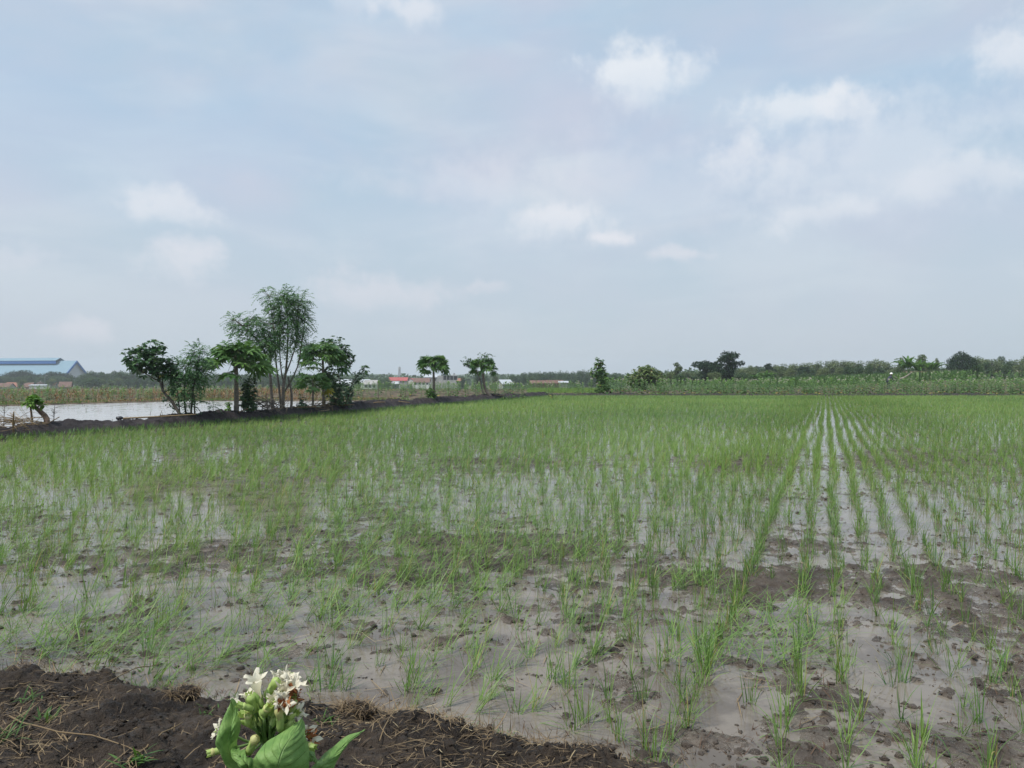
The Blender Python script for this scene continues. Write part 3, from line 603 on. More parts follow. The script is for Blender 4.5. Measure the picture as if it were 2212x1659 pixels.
def spread(pl, name, label):
    A = MB(); Bm = MB(); arr = [p[0].arrays() for p in TP]; arrf = [p[2].arrays() for p in TP]
    for (x, y, s) in pl:
        i = int(rng.integers(0, 6)); th = rng.uniform(0, 6.28); c, s_ = math.cos(th), math.sin(th); R = np.array([[c, s_, 0], [-s_, c, 0], [0, 0, 1]]); gz = float(field_z(np.array([x]), np.array([y]))[0])
        V, Q, T, vv = arr[i]; A.add(V @ R * s + [x, y, gz - .03], None, T, vv)
        V, Q, T, vv = arrf[i]
        if len(V): Bm.add(V @ R * s + [x, y, gz - .03], None, T, vv)
    o = A.build(name, TOBA); V, Q, T, vv = Bm.arrays(); tag(o, label, name.replace('_', ' '), kind='stuff')
    if len(V): Bm.build('blossom', TOBF, o)
pl = [(a[0], a[1], a[2]) for a in restp]; y = 77.5
while y < 128:
    for x in np.arange(q(1320 if y > 84 else 1500) * y, q(2800) * y, 1.0):
        if rng.random() < .85: pl.append((x + rng.normal(0, .2), y + rng.normal(0, .2), rng.uniform(.9, 1.15)))
    y += 1.9 + (y - 77) * .06
for x in np.arange(-78, -22, .75):   # left crop
    for y in np.arange(float(pond_far(x)) + 4.8, 84, 1.6):
        if abs(x / y) < .78 and rng.random() < .75: pl.append((x + rng.normal(0, .3), y + rng.normal(0, .3), rng.uniform(.46, .62)))
for y in np.arange(66, 108, 2.6):    # rows behind the furrows
    for x in np.arange(q(500) * y, q(1260) * y, .8):
        if x > -22 and rng.random() < (.25 if y < 82 else .8): pl.append((x, y + rng.normal(0, .3), rng.uniform(.62, .85)))
spread(pl, 'tobacco_field', 'dense green tobacco crop stretching back behind the nearer plants')
# dry maize on the left
mb = MB(); n = 2600; u = rng.uniform(-.76, q(700), n); y = 42 + 40 * rng.random(n) ** 1.6; x = u * y; k = (y > pond_far(x) + 2.0) & ((fbm(x, y, .12, 2) > -.25) | (y < pond_far(x) + 4)) & (x < -9) & ((x / y > -.47) | (rng.random(n) < .4)); x, y = x[k], y[k]; n = len(x)
B = np.stack([x, y, field_z(x, y)], -1); hh = rng.uniform(.4, .68, n) * np.where(x < -24, .9, 1.0)
blades(mb, B, rng.random(n) * 6.28, np.abs(rng.normal(0, .06, n)), hh, .022, .05, rng.uniform(.2, .7, n), 2)
for f_ in (.25, .45, .6, .75, .9):
    blades(mb, B + np.stack([0 * x, 0 * x, hh * f_], -1), rng.random(n) * 6.28, rng.uniform(.3, .9, n), rng.uniform(.25, .42, n), .045, rng.uniform(.8, 2.0, n), np.clip(rng.normal(.5, .3, n), 0, 1), 3)
tag(mb.build('dry_maize', DRYM), 'strip of dry brown maize stalks beyond the flooded field on the left', 'dry maize', kind='stuff')
mb = MB(); n = 5000; x = rng.uniform(-34, -8, n); y = pond_far(x) + rng.uniform(1.2, 4, n)
blades(mb, np.stack([x, y, field_z(x, y)], -1), rng.random(n) * 6.28, rng.uniform(.4, 1.4, n), rng.uniform(.1, .35, n), .025, .5, rng.uniform(.4, 1, n), 2)
tag(mb.build('fallen_straw', DRYM), 'pale fallen straw along the front of the dry maize strip', 'straw', kind='stuff')
# sticks and stubble in the pond
mb = MB(); n = 150; y = rng.uniform(22, 50, n); x = rng.uniform(-.8, -.1, n) * y; k = (y < pond_far(x) - 1) & (x < foot(y) - 2.3); x, y = x[k], y[k]; n = len(x)
blades(mb, np.stack([x, y, 0 * x + .05], -1), rng.random(n) * 6.28, np.abs(rng.normal(0, .5, n)), rng.uniform(.06, .3, n), .02, .2, rng.random(n), 2)
B = np.repeat(np.stack([x, y, 0 * x + .065], -1), 4, 0) + rng.normal(0, .15, (n * 4, 3)) * [1.5, 1, 0]
blades(mb, B, rng.random(n * 4) * 6.28, 1.45, rng.uniform(.05, .2, n * 4), .04, .1, rng.random(n * 4), 2)
tag(mb.build('pond_stubble', leaf_mat('dark_stubble', (.03, .025, .02), (.09, .07, .05), None, .8, 0)), 'dark stubble and bits poking from the flooded field', 'stubble', kind='stuff')
# ---------------------------------------------------------------- trees on the dyke
def crest(px, off=0.85):
    k = (px - CX) / F; y = np.linspace(14, 70, 4000); i = np.argmin(np.abs(foot(y) - off - k * y)); return y[i]
CZ = 0.30
def limb(pts_px, y, dy=None):
    return np.array([P(a, b, y + (0 if dy is None else dy[i])) for i, (a, b) in enumerate(pts_px)])
def blob_pts(n, blobs, y, depth=1.0, rg=None):
    rg = rg or rng; w = np.array([b[2] * b[3] * (b[4] if len(b) > 4 else 1) for b in blobs], float); w /= w.sum(); idx = rg.choice(len(blobs), n, p=w)
    b = np.array([x[:4] for x in blobs], float)[idx]; d = norm(rg.normal(0, 1, (n, 3))); r = rg.random(n) ** (1 / 2.2)
    o = d * r[:, None]; px = b[:, 0] + o[:, 0] * b[:, 2]; py = b[:, 1] + o[:, 2] * -b[:, 3]; yy = y + o[:, 1] * b[:, 2] / F * y * depth
    C = np.stack([(px - CX) / F * yy, yy, H - (py - CY) / F * yy], -1)
    cen = np.stack([(b[:, 0] - CX) / F * y, 0 * px + y, H - (b[:, 1] - CY) / F * y], -1); return C, norm(C - cen + 1e-6), r
def sprays(mb, C, D, n_pair=6, L=.30, leaf=.07, w=.026, vlo=.1, vhi=.9, droop=.5, rg=None):
    rg = rg or rng
    for c, d in zip(C, D):
        d = norm(d + rg.normal(0, .45, 3) + [0, 0, .15]); s = norm(np.cross(d, [0, 0, 1.0]) + rg.normal(0, .15, 3)); l = L * rg.uniform(.7, 1.25); v = rg.uniform(vlo, vhi)
        t = np.linspace(.15, 1, n_pair); ctr = c + d * (t * l)[:, None] - np.array([0, 0, 1.0]) * (droop * l * t ** 2)[:, None]
        B = np.repeat(ctr, 2, 0); sg = np.tile([1, -1], n_pair)[:, None]; Dd = s * sg + d * .55 + rg.normal(0, .12, (2 * n_pair, 3)) - [0, 0, .15]
        leaves(mb, B, Dd, np.tile([0, 0, 1.0], (2 * n_pair, 1)) + rg.normal(0, .3, (2 * n_pair, 3)), leaf * rg.uniform(.8, 1.15, 2 * n_pair), w, np.clip(v + rg.normal(0, .08, 2 * n_pair), 0, .92), .25, .05)
def rosettes(mb, C, D, k=6, L=.2, W=.1, vlo=.05, vhi=.9, droop=.45, rg=None):
    rg = rg or rng; n = len(C); B = np.repeat(C, k, 0); az = rg.random(n * k) * 6.28; el = rg.uniform(-.35, .9, n * k)
    Dd = np.stack([np.cos(az) * np.cos(el), np.sin(az) * np.cos(el), np.sin(el)], -1) + np.repeat(D, k, 0) * .6
    leaves(mb, B, Dd, np.tile([0, 0, 1.0], (n * k, 1)) + rg.normal(0, .25, (n * k, 3)), L * rg.uniform(.65, 1.15, n * k), W * rg.uniform(.8, 1.1, n * k), np.clip(np.repeat(rg.uniform(vlo, vhi, n), k) + rg.normal(0, .12, n * k), 0, .97), droop, .15)
def twigs(mb, C, nodes, frac, r0=.012, rg=None):
    """thin branches from the nearest limb node to a share of the leaf clusters"""
    rg = rg or rng; nodes = np.asarray(nodes)
    for c in C[rg.random(len(C)) < frac]:
        d = np.linalg.norm((nodes - c) * [1, 1, 1.25], axis=1) + np.where(nodes[:, 2] > c[2], .4, 0); a = nodes[np.argmin(d)]
        tube(mb, spline([a, (a + c) / 2 + [0, 0, -.06 * np.linalg.norm(c - a)], c], 4), [r0, r0 * .7, r0 * .5, r0 * .3], 4)
def shrubby(name, label, cat, base_px, limbs, blobs, kind, n, leafmat, bark, off=.85, y=None, size=1.0, depth=1.0, group=None, tw=.35, pairs=6):
    y = crest(base_px, off) if y is None else y
    base = np.array([(base_px - CX) / F * y, y, CZ if y < 70 else 0.1])
    rt = empty(name, base, label, cat, group); nodes = []
    for j, (pts, r0, r1) in enumerate(limbs):
        w = limb(pts, y, rng.normal(0, .12, len(pts)) * (np.arange(len(pts)) > 0)); w[0, 2] = min(w[0, 2], base[2] + (0 if pts[0][1] > 870 or y > 40 else w[0, 2]))
        if pts[0][1] > 868 or (y > 40 and pts[0][1] > 845): w[0, 2] = base[2] - .12
        c = spline(w, 9); mb = MB(); tube(mb, c - base, np.linspace(r0, r1, 9), 8, .5, .06); mb.build('trunk' if j == 0 else 'branch', bark, rt); nodes.append(c[3:])
    nodes = np.concatenate(nodes)
    C, D, r = blob_pts(n, blobs, y, depth); mb = MB(); twigs(mb, C - base, nodes - base, tw, .011 * size)
    if len(mb.V) > 14: mb.build('twigs', bark, rt)
    mb = MB()
    if kind == 'pinnate': sprays(mb, C - base, D, pairs, .34 * size, .105 * size, .048 * size)
    elif kind == 'broad': rosettes(mb, C - base, D, 6, .22 * size, .13 * size)
    mb.build('crown', leafmat, rt); return rt
def papaya(name, label, base_px, top_px, crown_r, nleaf=26, scale=1.0, off=.85, y=None, fruits=0, mid=None, r0=.085, group=None, lean_leaf=0, zb=None, yellow=False):
    y = crest(base_px, off) if y is None else y; base = np.array([(base_px - CX) / F * y, y, CZ if zb is None else zb]); rt = empty(name, base, label, 'papaya tree', group)
    top = P(top_px[0], top_px[1], y) - base; pts = [np.array([0, 0, -.1])] + ([P(mid[0], mid[1], y) - base] if mid else []) + [top]
    c = spline(pts, 26); mb = MB(); r = np.linspace(r0, r0 * .55, 26) * (1 + .05 * np.sin(np.arange(26) * 2.1)); tube(mb, c, r, 10, .5, .03); mb.build('trunk', BARK, rt)
    pm = MB(); lm = MB()
    for i in range(nleaf):
        t = i / nleaf; az = i * 2.399 + rng.normal(0, .2); el = -.35 + 1.2 * t + rng.normal(0, .12); Lp = crown_r * (.78 - .38 * t) * rng.uniform(.85, 1.12)
        d = np.array([math.cos(az) * math.cos(el), math.sin(az) * math.cos(el), math.sin(el)]); s = top + [0, 0, -.02 - .16 * scale * (1 - t) + .05]
        e = s + d * Lp + np.array([0, 0, -.10 * Lp * (1 - t)]); tube(pm, spline([s, s + d * Lp * .5 + [0, 0, .06 * Lp], e], 5), [.014 * scale, .012 * scale, .010 * scale, .008 * scale, .007 * scale], 5, .6)
        hd = norm(np.array([d[0], d[1], -.22 + .5 * t + rng.normal(0, .15)])); up = norm(np.array([-hd[0] * .2, -hd[1] * .2, 1.0]) + rng.normal(0, .38, 3)); sd = norm(np.cross(hd, up)); k = np.linspace(-2.3, 2.3, 9)
        Ls = .50 * scale * crown_r * (1 - .09 * np.abs(k)) * rng.uniform(.85, 1.1); Dd = hd[None] * np.cos(k)[:, None] + sd[None] * np.sin(k)[:, None]
        v = np.clip(rng.uniform(.15, .85) + rng.normal(0, .06, 9), 0, .92) if not (i == 0 and yellow) else .97
        leaves(lm, np.tile(e, (9, 1)), Dd, np.tile(up, (9, 1)), Ls, Ls * .32, v, .45, .18)
        B2 = e + Dd * (Ls * .45)[:, None] - [0, 0, .03]; leaves(lm, np.repeat(B2, 2, 0), np.repeat(Dd, 2, 0) + np.tile([1, -1], 9)[:, None] * np.cross(np.repeat(Dd, 2, 0), up) * .9, np.tile(up, (18, 1)), np.repeat(Ls, 2) * .45, np.repeat(Ls, 2) * .2, v if np.isscalar(v) else np.repeat(v, 2), .4, .1)
    pm.build('leaf_stalks', STEM, rt); lm.build('crown', PAPAYA, rt)
    if fruits:
        fm = MB()
        th, ph = np.meshgrid(np.linspace(0, 2 * np.pi, 9)[:-1], np.linspace(.05, np.pi - .05, 7)); U = np.stack([np.sin(ph) * np.cos(th), np.sin(ph) * np.sin(th), np.cos(ph)], -1)
        ii = np.arange(6)[:, None]; jj = np.arange(8)[None]; Q = np.stack([ii * 8 + jj, (ii + 1) * 8 + jj, (ii + 1) * 8 + (jj + 1) % 8, ii * 8 + (jj + 1) % 8], -1).reshape(-1, 4)
        for i in range(fruits):
            az = i * 2.1; z = -.12 - .40 * i / fruits; c0 = top + [math.cos(az) * .12, math.sin(az) * .12, z]; fm.add((U * np.array([.075, .075, .115]) * rng.uniform(.8, 1.15)).reshape(-1, 3) + c0, Q)
        fm.build('fruit', FRUIT, rt)
    return rt

papaya('papaya_tree', 'papaya tree with a wide umbrella crown on a bare trunk, left of the tallest tree', 511, (510, 768), 1.22, 40, 1.0, fruits=5, r0=.10)
papaya('papaya_tree', 'papaya tree with a straight grey trunk right of the tallest tree in the dyke clump', 700, (697, 764), 1.12, 38, 1.0, r0=.085, off=.95)
papaya('papaya_tree', 'short bushy papaya with yellowing leaf at the foot of the taller papaya', 676, (676, 822), .85, 22, 1.0, r0=.05, off=.75, yellow=True)
papaya('papaya_tree', 'left one of the two lone papaya trees, upright trunk with fruit under the crown', 938, (936, 780), .95, 32, 1.05, fruits=12, r0=.10, group=None)
papaya('papaya_tree', 'right one of the two lone papaya trees, its trunk leaning over to the left', 1062, (1042, 786), 1.05, 32, 1.0, fruits=7, mid=(1047, 835), r0=.125)
# side branch and looser foliage on the leaning one
shrubby('leafy_tree', 'small leafy side growth reaching left from the leaning lone papaya', 'tree', 1052, [([(1045, 838), (1032, 806), (1018, 796)], .045, .02)], [(1020, 787, 20, 11), (1008, 780, 14, 12), (1050, 772, 22, 12)], 'broad', 90, BROAD, BARK, y=crest(1062), size=.8)
shrubby('tall_feathery_tree', 'tallest tree of the dyke clump, several pale stems under a feathery green crown', 'tree', 613,
        [([(612, 888), (612, 835), (618, 800), (622, 720), (618, 650)], .075, .015), ([(608, 884), (602, 830), (596, 780), (590, 700), (582, 640)], .05, .012), ([(612, 850), (640, 800), (652, 740), (660, 680)], .04, .01), ([(628, 890), (630, 850), (622, 815)], .06, .03), ([(616, 812), (640, 740), (645, 660)], .035, .01), ([(614, 830), (606, 790), (604, 700), (612, 640)], .035, .01)],
        [(628, 690, 44, 50, 1.2), (602, 640, 28, 24, .9), (645, 650, 26, 22, .8), (622, 660, 45, 38, 1.2), (650, 700, 24, 40, .8), (590, 700, 24, 34, .8), (630, 740, 42, 30, .45), (572, 634, 14, 14, .5), (665, 740, 16, 20, .6), (605, 790, 20, 22, .16), (645, 790, 22, 26, .16)],
        'pinnate', 1050, PINN, BARK, off=.9, size=.93)
shrubby('feathery_tree', 'slender feathery tree with a forked pale trunk leaning left of the tallest tree', 'tree', 588,
        [([(590, 886), (585, 830), (583, 790), (582, 750), (570, 720)], .07, .02), ([(582, 805), (556, 788), (545, 770)], .04, .015), ([(583, 790), (560, 740), (520, 700), (505, 692)], .035, .01), ([(582, 780), (600, 740), (590, 700)], .03, .01)],
        [(560, 740, 42, 26, 1), (535, 705, 36, 20, .7), (512, 690, 22, 14, .5), (560, 705, 26, 22, .6), (590, 745, 26, 26, .8), (548, 680, 12, 12, .3), (500, 730, 20, 12, .3)], 'pinnate', 640, PINN, BARK, off=.95, size=.95)
shrubby('round_leafed_tree', 'leftmost tree of the clump, dark round leaves on a curved trunk leaning left', 'tree', 392,
        [([(396, 892), (372, 868), (352, 845), (345, 822), (330, 800)], .06, .02), ([(345, 822), (335, 780), (322, 750)], .03, .01), ([(352, 845), (350, 800), (352, 770)], .03, .01), ([(345, 825), (305, 800), (290, 775)], .025, .01)],
        [(325, 752, 30, 20, 1), (305, 778, 32, 26, 1.2), (340, 780, 34, 28, 1.1), (282, 772, 18, 26, .8), (365, 795, 24, 20, .8), (375, 830, 18, 22, .5), (325, 808, 24, 14, .7), (358, 800, 18, 18, .5), (345, 865, 16, 14, .12), (372, 880, 14, 10, .2)], 'broad', 270, BROAD, BARKD, off=.9, size=.95, tw=.3)
shrubby('thin_stemmed_tree', 'light green feathery tree on several thin stems beside the round leafed tree', 'tree', 410,
        [([(403, 892), (398, 850), (404, 800), (420, 760)], .035, .01), ([(412, 892), (416, 850), (425, 800), (432, 760)], .035, .01), ([(390, 890), (384, 850), (380, 800)], .03, .01), ([(420, 890), (420, 860), (412, 830)], .03, .01)],
        [(425, 765, 24, 24, .9), (408, 795, 36, 26, 1), (432, 805, 22, 34, 1), (400, 835, 36, 26, .8), (435, 745, 14, 8, .3), (410, 868, 32, 16, .35), (380, 800, 16, 24, .6)], 'pinnate', 560, PINN, BARKD, off=.85, size=.9)
shrubby('dark_leafed_tree', 'curved dark leafed tree with a yellow patch leaning right of the straight papaya', 'tree', 742,
        [([(740, 884), (734, 850), (732, 818), (728, 790)], .035, .015), ([(728, 795), (735, 770), (745, 765)], .02, .01)],
        [(728, 752, 30, 24, 1), (742, 775, 24, 22, 1), (712, 742, 22, 18, .8), (750, 770, 14, 16, .5), (730, 795, 14, 14, .5)], 'broad', 260, BROAD, BARKD, off=.95, size=.85)
shrubby('arching_shrub', 'shrub arching out right of the clump with a leafy tuft at its tip', 'shrub', 748,
        [([(748, 884), (754, 850), (766, 820), (786, 800)], .035, .012)],
        [(752, 840, 18, 20, .9), (772, 815, 16, 12, .8), (788, 800, 13, 13, 1), (745, 865, 22, 16, .8)], 'broad', 130, BROAD, BARKD, off=1.0, size=.75)
shrubby('dense_bush', 'dense dark bush with large leaves at the right foot of the clump', 'bush', 733,
        [([(733, 886), (731, 860), (735, 830)], .04, .02), ([(733, 886), (720, 855), (715, 830)], .03, .01)], [(732, 850, 28, 28, 1.2), (720, 830, 26, 20, 1), (735, 874, 24, 12, .8), (700, 812, 22, 16, .7), (715, 802, 24, 12, .6)], 'broad', 260, BROAD, BARKD, off=.75, size=.85)
shrubby('columnar_bush', 'narrow upright dark bush right beside the umbrella papaya trunk', 'bush', 537,
        [([(538, 890), (536, 860), (538, 825)], .03, .01)], [(538, 826, 14, 12, .7), (536, 850, 17, 18, 1.2), (537, 872, 18, 16, 1.2)], 'broad', 190, BROAD, BARKD, off=.8, size=.75)
shrubby('low_shrub', 'low dark shrub in the gap between the pale stems and the short papaya', 'shrub', 654, [([(654, 886), (654, 872)], .02, .01)], [(654, 876, 14, 9, 1), (652, 862, 9, 8, .5)], 'broad', 45, BROAD, BARKD, off=.7, size=.65)
shrubby('small_sapling', 'small leafy sapling left of the umbrella papaya, against the pond', 'sapling', 494, [([(494, 890), (495, 872)], .012, .006)], [(494, 878, 8, 10, 1)], 'broad', 22, FRESH, BARKD, off=.8, size=.6)
shrubby('small_sapling', 'wispy sapling standing between the thin stemmed tree and the umbrella papaya', 'sapling', 462, [([(462, 893), (460, 868)], .01, .005)], [(461, 876, 12, 12, 1)], 'pinnate', 26, PINN, BARKD, off=.8, size=.6)
shrubby('young_bush', 'young green bush hugging the foot of the upright lone papaya', 'bush', 930, [([(930, 866), (930, 850)], .02, .01)], [(930, 852, 11, 13, 1)], 'broad', 70, TOBA, STEM, off=.9, size=.85)
# pruned leaning stump with fresh sprout
st = shrubby('pruned_tree', 'small pruned tree with a bent brown trunk and a fresh leaf tuft, far left', 'tree', 101,
        [([(102, 922), (101, 905), (92, 893), (76, 880), (66, 870)], .085, .045), ([(72, 877), (64, 868), (60, 866)], .03, .015)],
        [(66, 869, 15, 7, 1), (74, 863, 11, 6, 1), (91, 874, 5, 6, .4)], 'broad', 46, FRESH, flat_mat('brown_bark', (.10, .065, .045), .8, (.2, .13, .09), 14, b=.5), off=.8, size=.85, tw=.5)
# stake by the dyke, brush piles, cut branches
yk = crest(819, .9); b0 = np.array([(819 - CX) / F * yk, yk, CZ]); rt = empty('stake', b0, 'thin wooden stake with a few leaves standing between the clump and the lone papayas', 'stake')
mb = MB(); tube(mb, [(0, 0, -.1), (-.03, 0, .5), (-.09, 0, 1.15)], [.022, .02, .014], 6); mb.build('pole', BARK, rt); mb = MB(); rosettes(mb, np.array([[-.08, 0, 1.1], [-.06, 0, .95]]), np.array([[0, 0, 1.], [0, 0, 1]]), 5, .12, .05); mb.build('leaves', GRASS, rt)
def heap(name, label, cat, px0, px1, off, h, n, lmin, lmax, r, mat, spread=.25, curl=.25):
    xs_ = rng.uniform(px0, px1, n); mid = (px0 + px1) / 2; y0 = crest(mid, off); base = np.array([(mid - CX) / F * y0, y0, CZ]); mb = MB()
    for px in xs_:
        y_ = crest(px, off) + rng.normal(0, spread); c = np.array([(px - CX) / F * y_, y_, CZ + .05 + rng.random() * h]) - base; az = rng.choice([0, np.pi]) + rng.normal(0, .5); el = rng.normal(.08, .25); l = rng.uniform(lmin, lmax)
        d = np.array([math.cos(az) * math.cos(el), math.sin(az) * math.cos(el), math.sin(el)]); pts = spline([c - d * l / 2, c + rng.normal(0, curl * .3, 3) * l, c + d * l / 2 + [0, 0, rng.normal(0, curl * .4) * l]], 7)
        tube(mb, pts, np.linspace(r, r * .4, 7) * rng.uniform(.5, 1.2), 5, rng.uniform(.1, 1))
    o = mb.build(name, mat); o.location = base; return tag(o, label, cat)
heap('brush_pile', 'pile of cut yellow green stalks heaped on the dyke at the left picture edge', 'brush pile', -80, 78, .95, .16, 95, .5, 1.3, .011, STRAW, .25, .3)
heap('brush_pile', 'tangle of bare crooked twigs on the dyke right of the columnar bush', 'brush pile', 552, 600, .7, .38, 60, .4, 1.2, .016, BARK, .2, .8)
heap('brush_pile', 'low heap of dead sticks on the dyke under the straight papaya', 'brush pile', 665, 715, .6, .12, 34, .3, .9, .014, STRAW, .2, .5)
for (px, off, l, az, el, lab) in [(345, .4, 2.2, .2, .05, 'long pale stick lying along the dyke below the round leafed tree'), (520, .5, .8, -.5, .3, 'cut stick leaning at the foot of the umbrella papaya'), (640, .5, 2.0, .25, .03, 'long brown pole lying on the dyke below the pale stems'),
                                  (815, .35, .9, -.3, .1, 'pale stick with a knob lying on the dyke face right of the clump'), (862, .6, 1.3, -.35, -.1, 'bent stick lying where the pond narrows near the upright lone papaya'), (1078, .4, .9, -.5, -.1, 'short dark stick on the dyke just right of the leaning papaya'), (30, .25, .9, -1.0, .9, 'forked bleached branch hanging over the dyke face at the left picture edge'), (745, .3, .9, -.2, .05, 'straw coloured stick on the dyke face below the dense bush')]:
    y_ = crest(px, off); c = np.array([(px - CX) / F * y_, y_, CZ + .03]); d = np.array([math.cos(az) * math.cos(el), math.sin(az) * math.cos(el), math.sin(el)]); mb = MB(); tube(mb, spline([-d * l / 2, rng.normal(0, .03, 3), d * l / 2], 7), np.linspace(.03, .014, 7), 6, .7); tube(mb, [np.zeros(3), [.1, -.05, .2]], [.012, .006], 5)
    o = mb.build('stick', STRAW); o.location = c + [0, 0, .06]; tag(o, lab, 'stick', 'sticks lying on the dark dyke')
# bare weeds at left edge above the brush pile
for (px, h, lab) in [(8, .62, 'bare dead weed stalk at the very left edge above the brush pile'), (44, .45, 'dead upright stem between the edge stalk and the branching dead weed'), (116, .6, 'branching dead weed just right of the pruned tree trunk')][:3]:
    px = {116: 62}.get(px, px) if 'right' not in lab else 116
    y_ = crest(px, 1.0); c = np.array([(px - CX) / F * y_, y_, CZ - .02]); mb = MB(); tube(mb, [(0, 0, 0), (.01, 0, h * .5), (.03, 0, h)], [.012, .009, .005], 5)
    for q_ in range(6):
        z = h * rng.uniform(.35, .95); d = rng.normal(0, 1, 3); d[2] = .8; d = norm(d) * h * .4; tube(mb, [(0.01, 0, z), tuple(np.array([.01, 0, z]) + d)], [.006, .003], 4)
    o = mb.build('dead_weed', BARKD); o.location = c; tag(o, lab, 'weed', 'dead weeds on the dyke at the left')
# dark stone / bag on dyke, bag by the papaya
def lump(name, c, s, mat, label, cat):
    th, ph = np.meshgrid(np.linspace(0, 2 * np.pi, 21)[:-1], np.linspace(0.02, np.pi - .02, 12)); d = np.stack([np.sin(ph) * np.cos(th), np.sin(ph) * np.sin(th), np.cos(ph)], -1); rr = .8 + .5 * fbm(d[..., 0] * 1.5 + d[..., 2] + c[0], d[..., 1] * 1.5 - d[..., 2], 1.3, 3)
    i = np.arange(11)[:, None]; j = np.arange(20)[None]; Q = np.stack([i * 20 + j, (i + 1) * 20 + j, (i + 1) * 20 + (j + 1) % 20, i * 20 + (j + 1) % 20], -1).reshape(-1, 4); mb = MB(); mb.add((d * rr[..., None] * s).reshape(-1, 3), Q); o = mb.build(name, mat); o.location = c; return tag(o, label, cat)
y_ = crest(258, 1.0); lump('plastic_bag', ((258 - CX) / F * y_, y_, CZ + .07), (.12, .09, .07), flat_mat('black_plastic', (.012, .012, .016), .3), 'black plastic bag lying on the dyke crest left of the trees', 'bag')
y_ = crest(688, .7); lump('plastic_bag', ((688 - CX) / F * y_, y_, CZ + .06), (.15, .08, .06), flat_mat('pale_plastic', (.5, .58, .55), .4), 'pale crumpled plastic bag at the foot of the straight papaya', 'bag')

# ---------------------------------------------------------------- single trees further away
shrubby('slim_tree', 'slim irregular tree rising alone left of the tobacco rows', 'tree', 1299, [([(1301, 856), (1298, 820), (1294, 785)], .09, .03), ([(1299, 835), (1308, 815)], .05, .02)],
        [(1293, 780, 9, 9, 1), (1296, 794, 11, 12, 1.1), (1288, 806, 12, 10, .6), (1304, 815, 14, 13, 1.2), (1300, 835, 16, 16, 1), (1278, 795, 6, 5, .2)], 'broad', 300, TOBA, BARKD, y=74.0, size=1.35)
shrubby('spreading_tree', 'broad pale green fruit tree with reddish new leaves on top, left of the dark trees', 'tree', 1390, [([(1392, 838), (1392, 815)], .16, .08), ([(1392, 832), (1410, 808)], .09, .04), ([(1392, 832), (1375, 812)], .09, .04)],
        [(1392, 806, 30, 12, 1), (1380, 818, 34, 12, 1), (1412, 812, 24, 12, .8), (1395, 798, 18, 8, .6), (1375, 828, 24, 8, .5), (1420, 825, 18, 8, .4)], 'broad', 480, PALEG, BARKD, y=92.0, size=2.0)
def thick(px, depth_y, zb=None): return np.array([(px - CX) / F * depth_y, depth_y, float(field_z(np.array([(px - CX) / F * depth_y]), np.array([depth_y]))[0]) if zb is None else zb])

# prototypes for the background woods: height 1, crown radius about .4
def far_proto(seed, style, mat, bark=BARKD, nl=2600):
    r = np.random.default_rng(seed); rt = empty('broadleaf_tree', (0, 0, 0)); mb = MB(); tube(mb, spline([(0, 0, -.05), (.01, .01, .25), (.02 * r.normal(), .02, .6)], 6), np.linspace(.028, .012, 6), 6)
    blobs = []
    if style == 'round':
        for i in range(11): a = r.random() * 6.28; q_ = r.uniform(0, .24); blobs.append((q_ * math.cos(a), q_ * math.sin(a), r.uniform(.42, .80), r.uniform(.13, .22), r.uniform(.10, .18)))
        blobs.append((0, 0, .82, .16, .13)); blobs.append((.05, 0, .3, .25, .15))
    elif style == 'dome':
        for i in range(26): a = i * 2.4; q_ = .66 * (i / 26) ** .5; blobs.append((q_ * math.cos(a), q_ * math.sin(a), .84 - .42 * (q_ / .66) ** 2 + r.normal(0, .03), r.uniform(.18, .26), r.uniform(.11, .16)))
        for i in range(7): a = r.random() * 6.28; blobs.append((.4 * math.cos(a), .4 * math.sin(a), r.uniform(.2, .55), .2, .16))
    elif style == 'tall':
        for i in range(9): blobs.append((r.normal(0, .07), r.normal(0, .07), .25 + .085 * i, r.uniform(.08, .15), r.uniform(.06, .10)))
    elif style == 'layer':
        for i in range(15): a = r.random() * 6.28; q_ = r.uniform(.03, .42); z = .16 + .80 * r.random() ** .8 * (1 - q_ * .6); blobs.append((q_ * math.cos(a), q_ * math.sin(a), z, r.uniform(.15, .25), r.uniform(.045, .08)))
        for i in range(4): blobs.append((r.normal(0, .08), r.normal(0, .08), .2 + .16 * i, .13, .12))
    for (x, y_, z, rr, rz) in blobs[:9]: tube(mb, [(0.01, 0, max(.15, z - .3)), (x, y_, z)], [.012, .004], 4)
    mb.build('trunk', bark, rt); b = np.array(blobs); w = b[:, 3] ** 2 * b[:, 4]; w /= w.sum(); idx = r.choice(len(b), nl, p=w); d = norm(r.normal(0, 1, (nl, 3))); q_ = r.random(nl) ** .4
    C = b[idx, :3] + d * q_[:, None] * np.stack([b[idx, 3], b[idx, 3], b[idx, 4]], -1); mb = MB(); s = .047 if style in ('round', 'tall') else .060 if style in ('round', 'tall') else .062
    leaves(mb, C, d + r.normal(0, .7, (nl, 3)), r.normal(0, .6, (nl, 3)) + [0, 0, 1], s * r.uniform(.6, 1.5, nl), s * .62, np.clip(r.random(len(b))[idx] * .5 + r.random(nl) * .4, 0, .9), .2, .1); mb.build('crown', mat, rt); return rt
FP = {}
for i in range(4): FP['g%d' % i] = far_proto(20 + i, 'round', FARG); FP['l%d' % i] = far_proto(40 + i, 'round', FARL)
for i in range(2): FP['t%d' % i] = far_proto(60 + i, 'tall', FARL); FP['d%d' % i] = far_proto(70 + i, 'dome', FARD, nl=5200); FP['k%d' % i] = far_proto(80 + i, 'layer', FARD, nl=3600)
used = set()
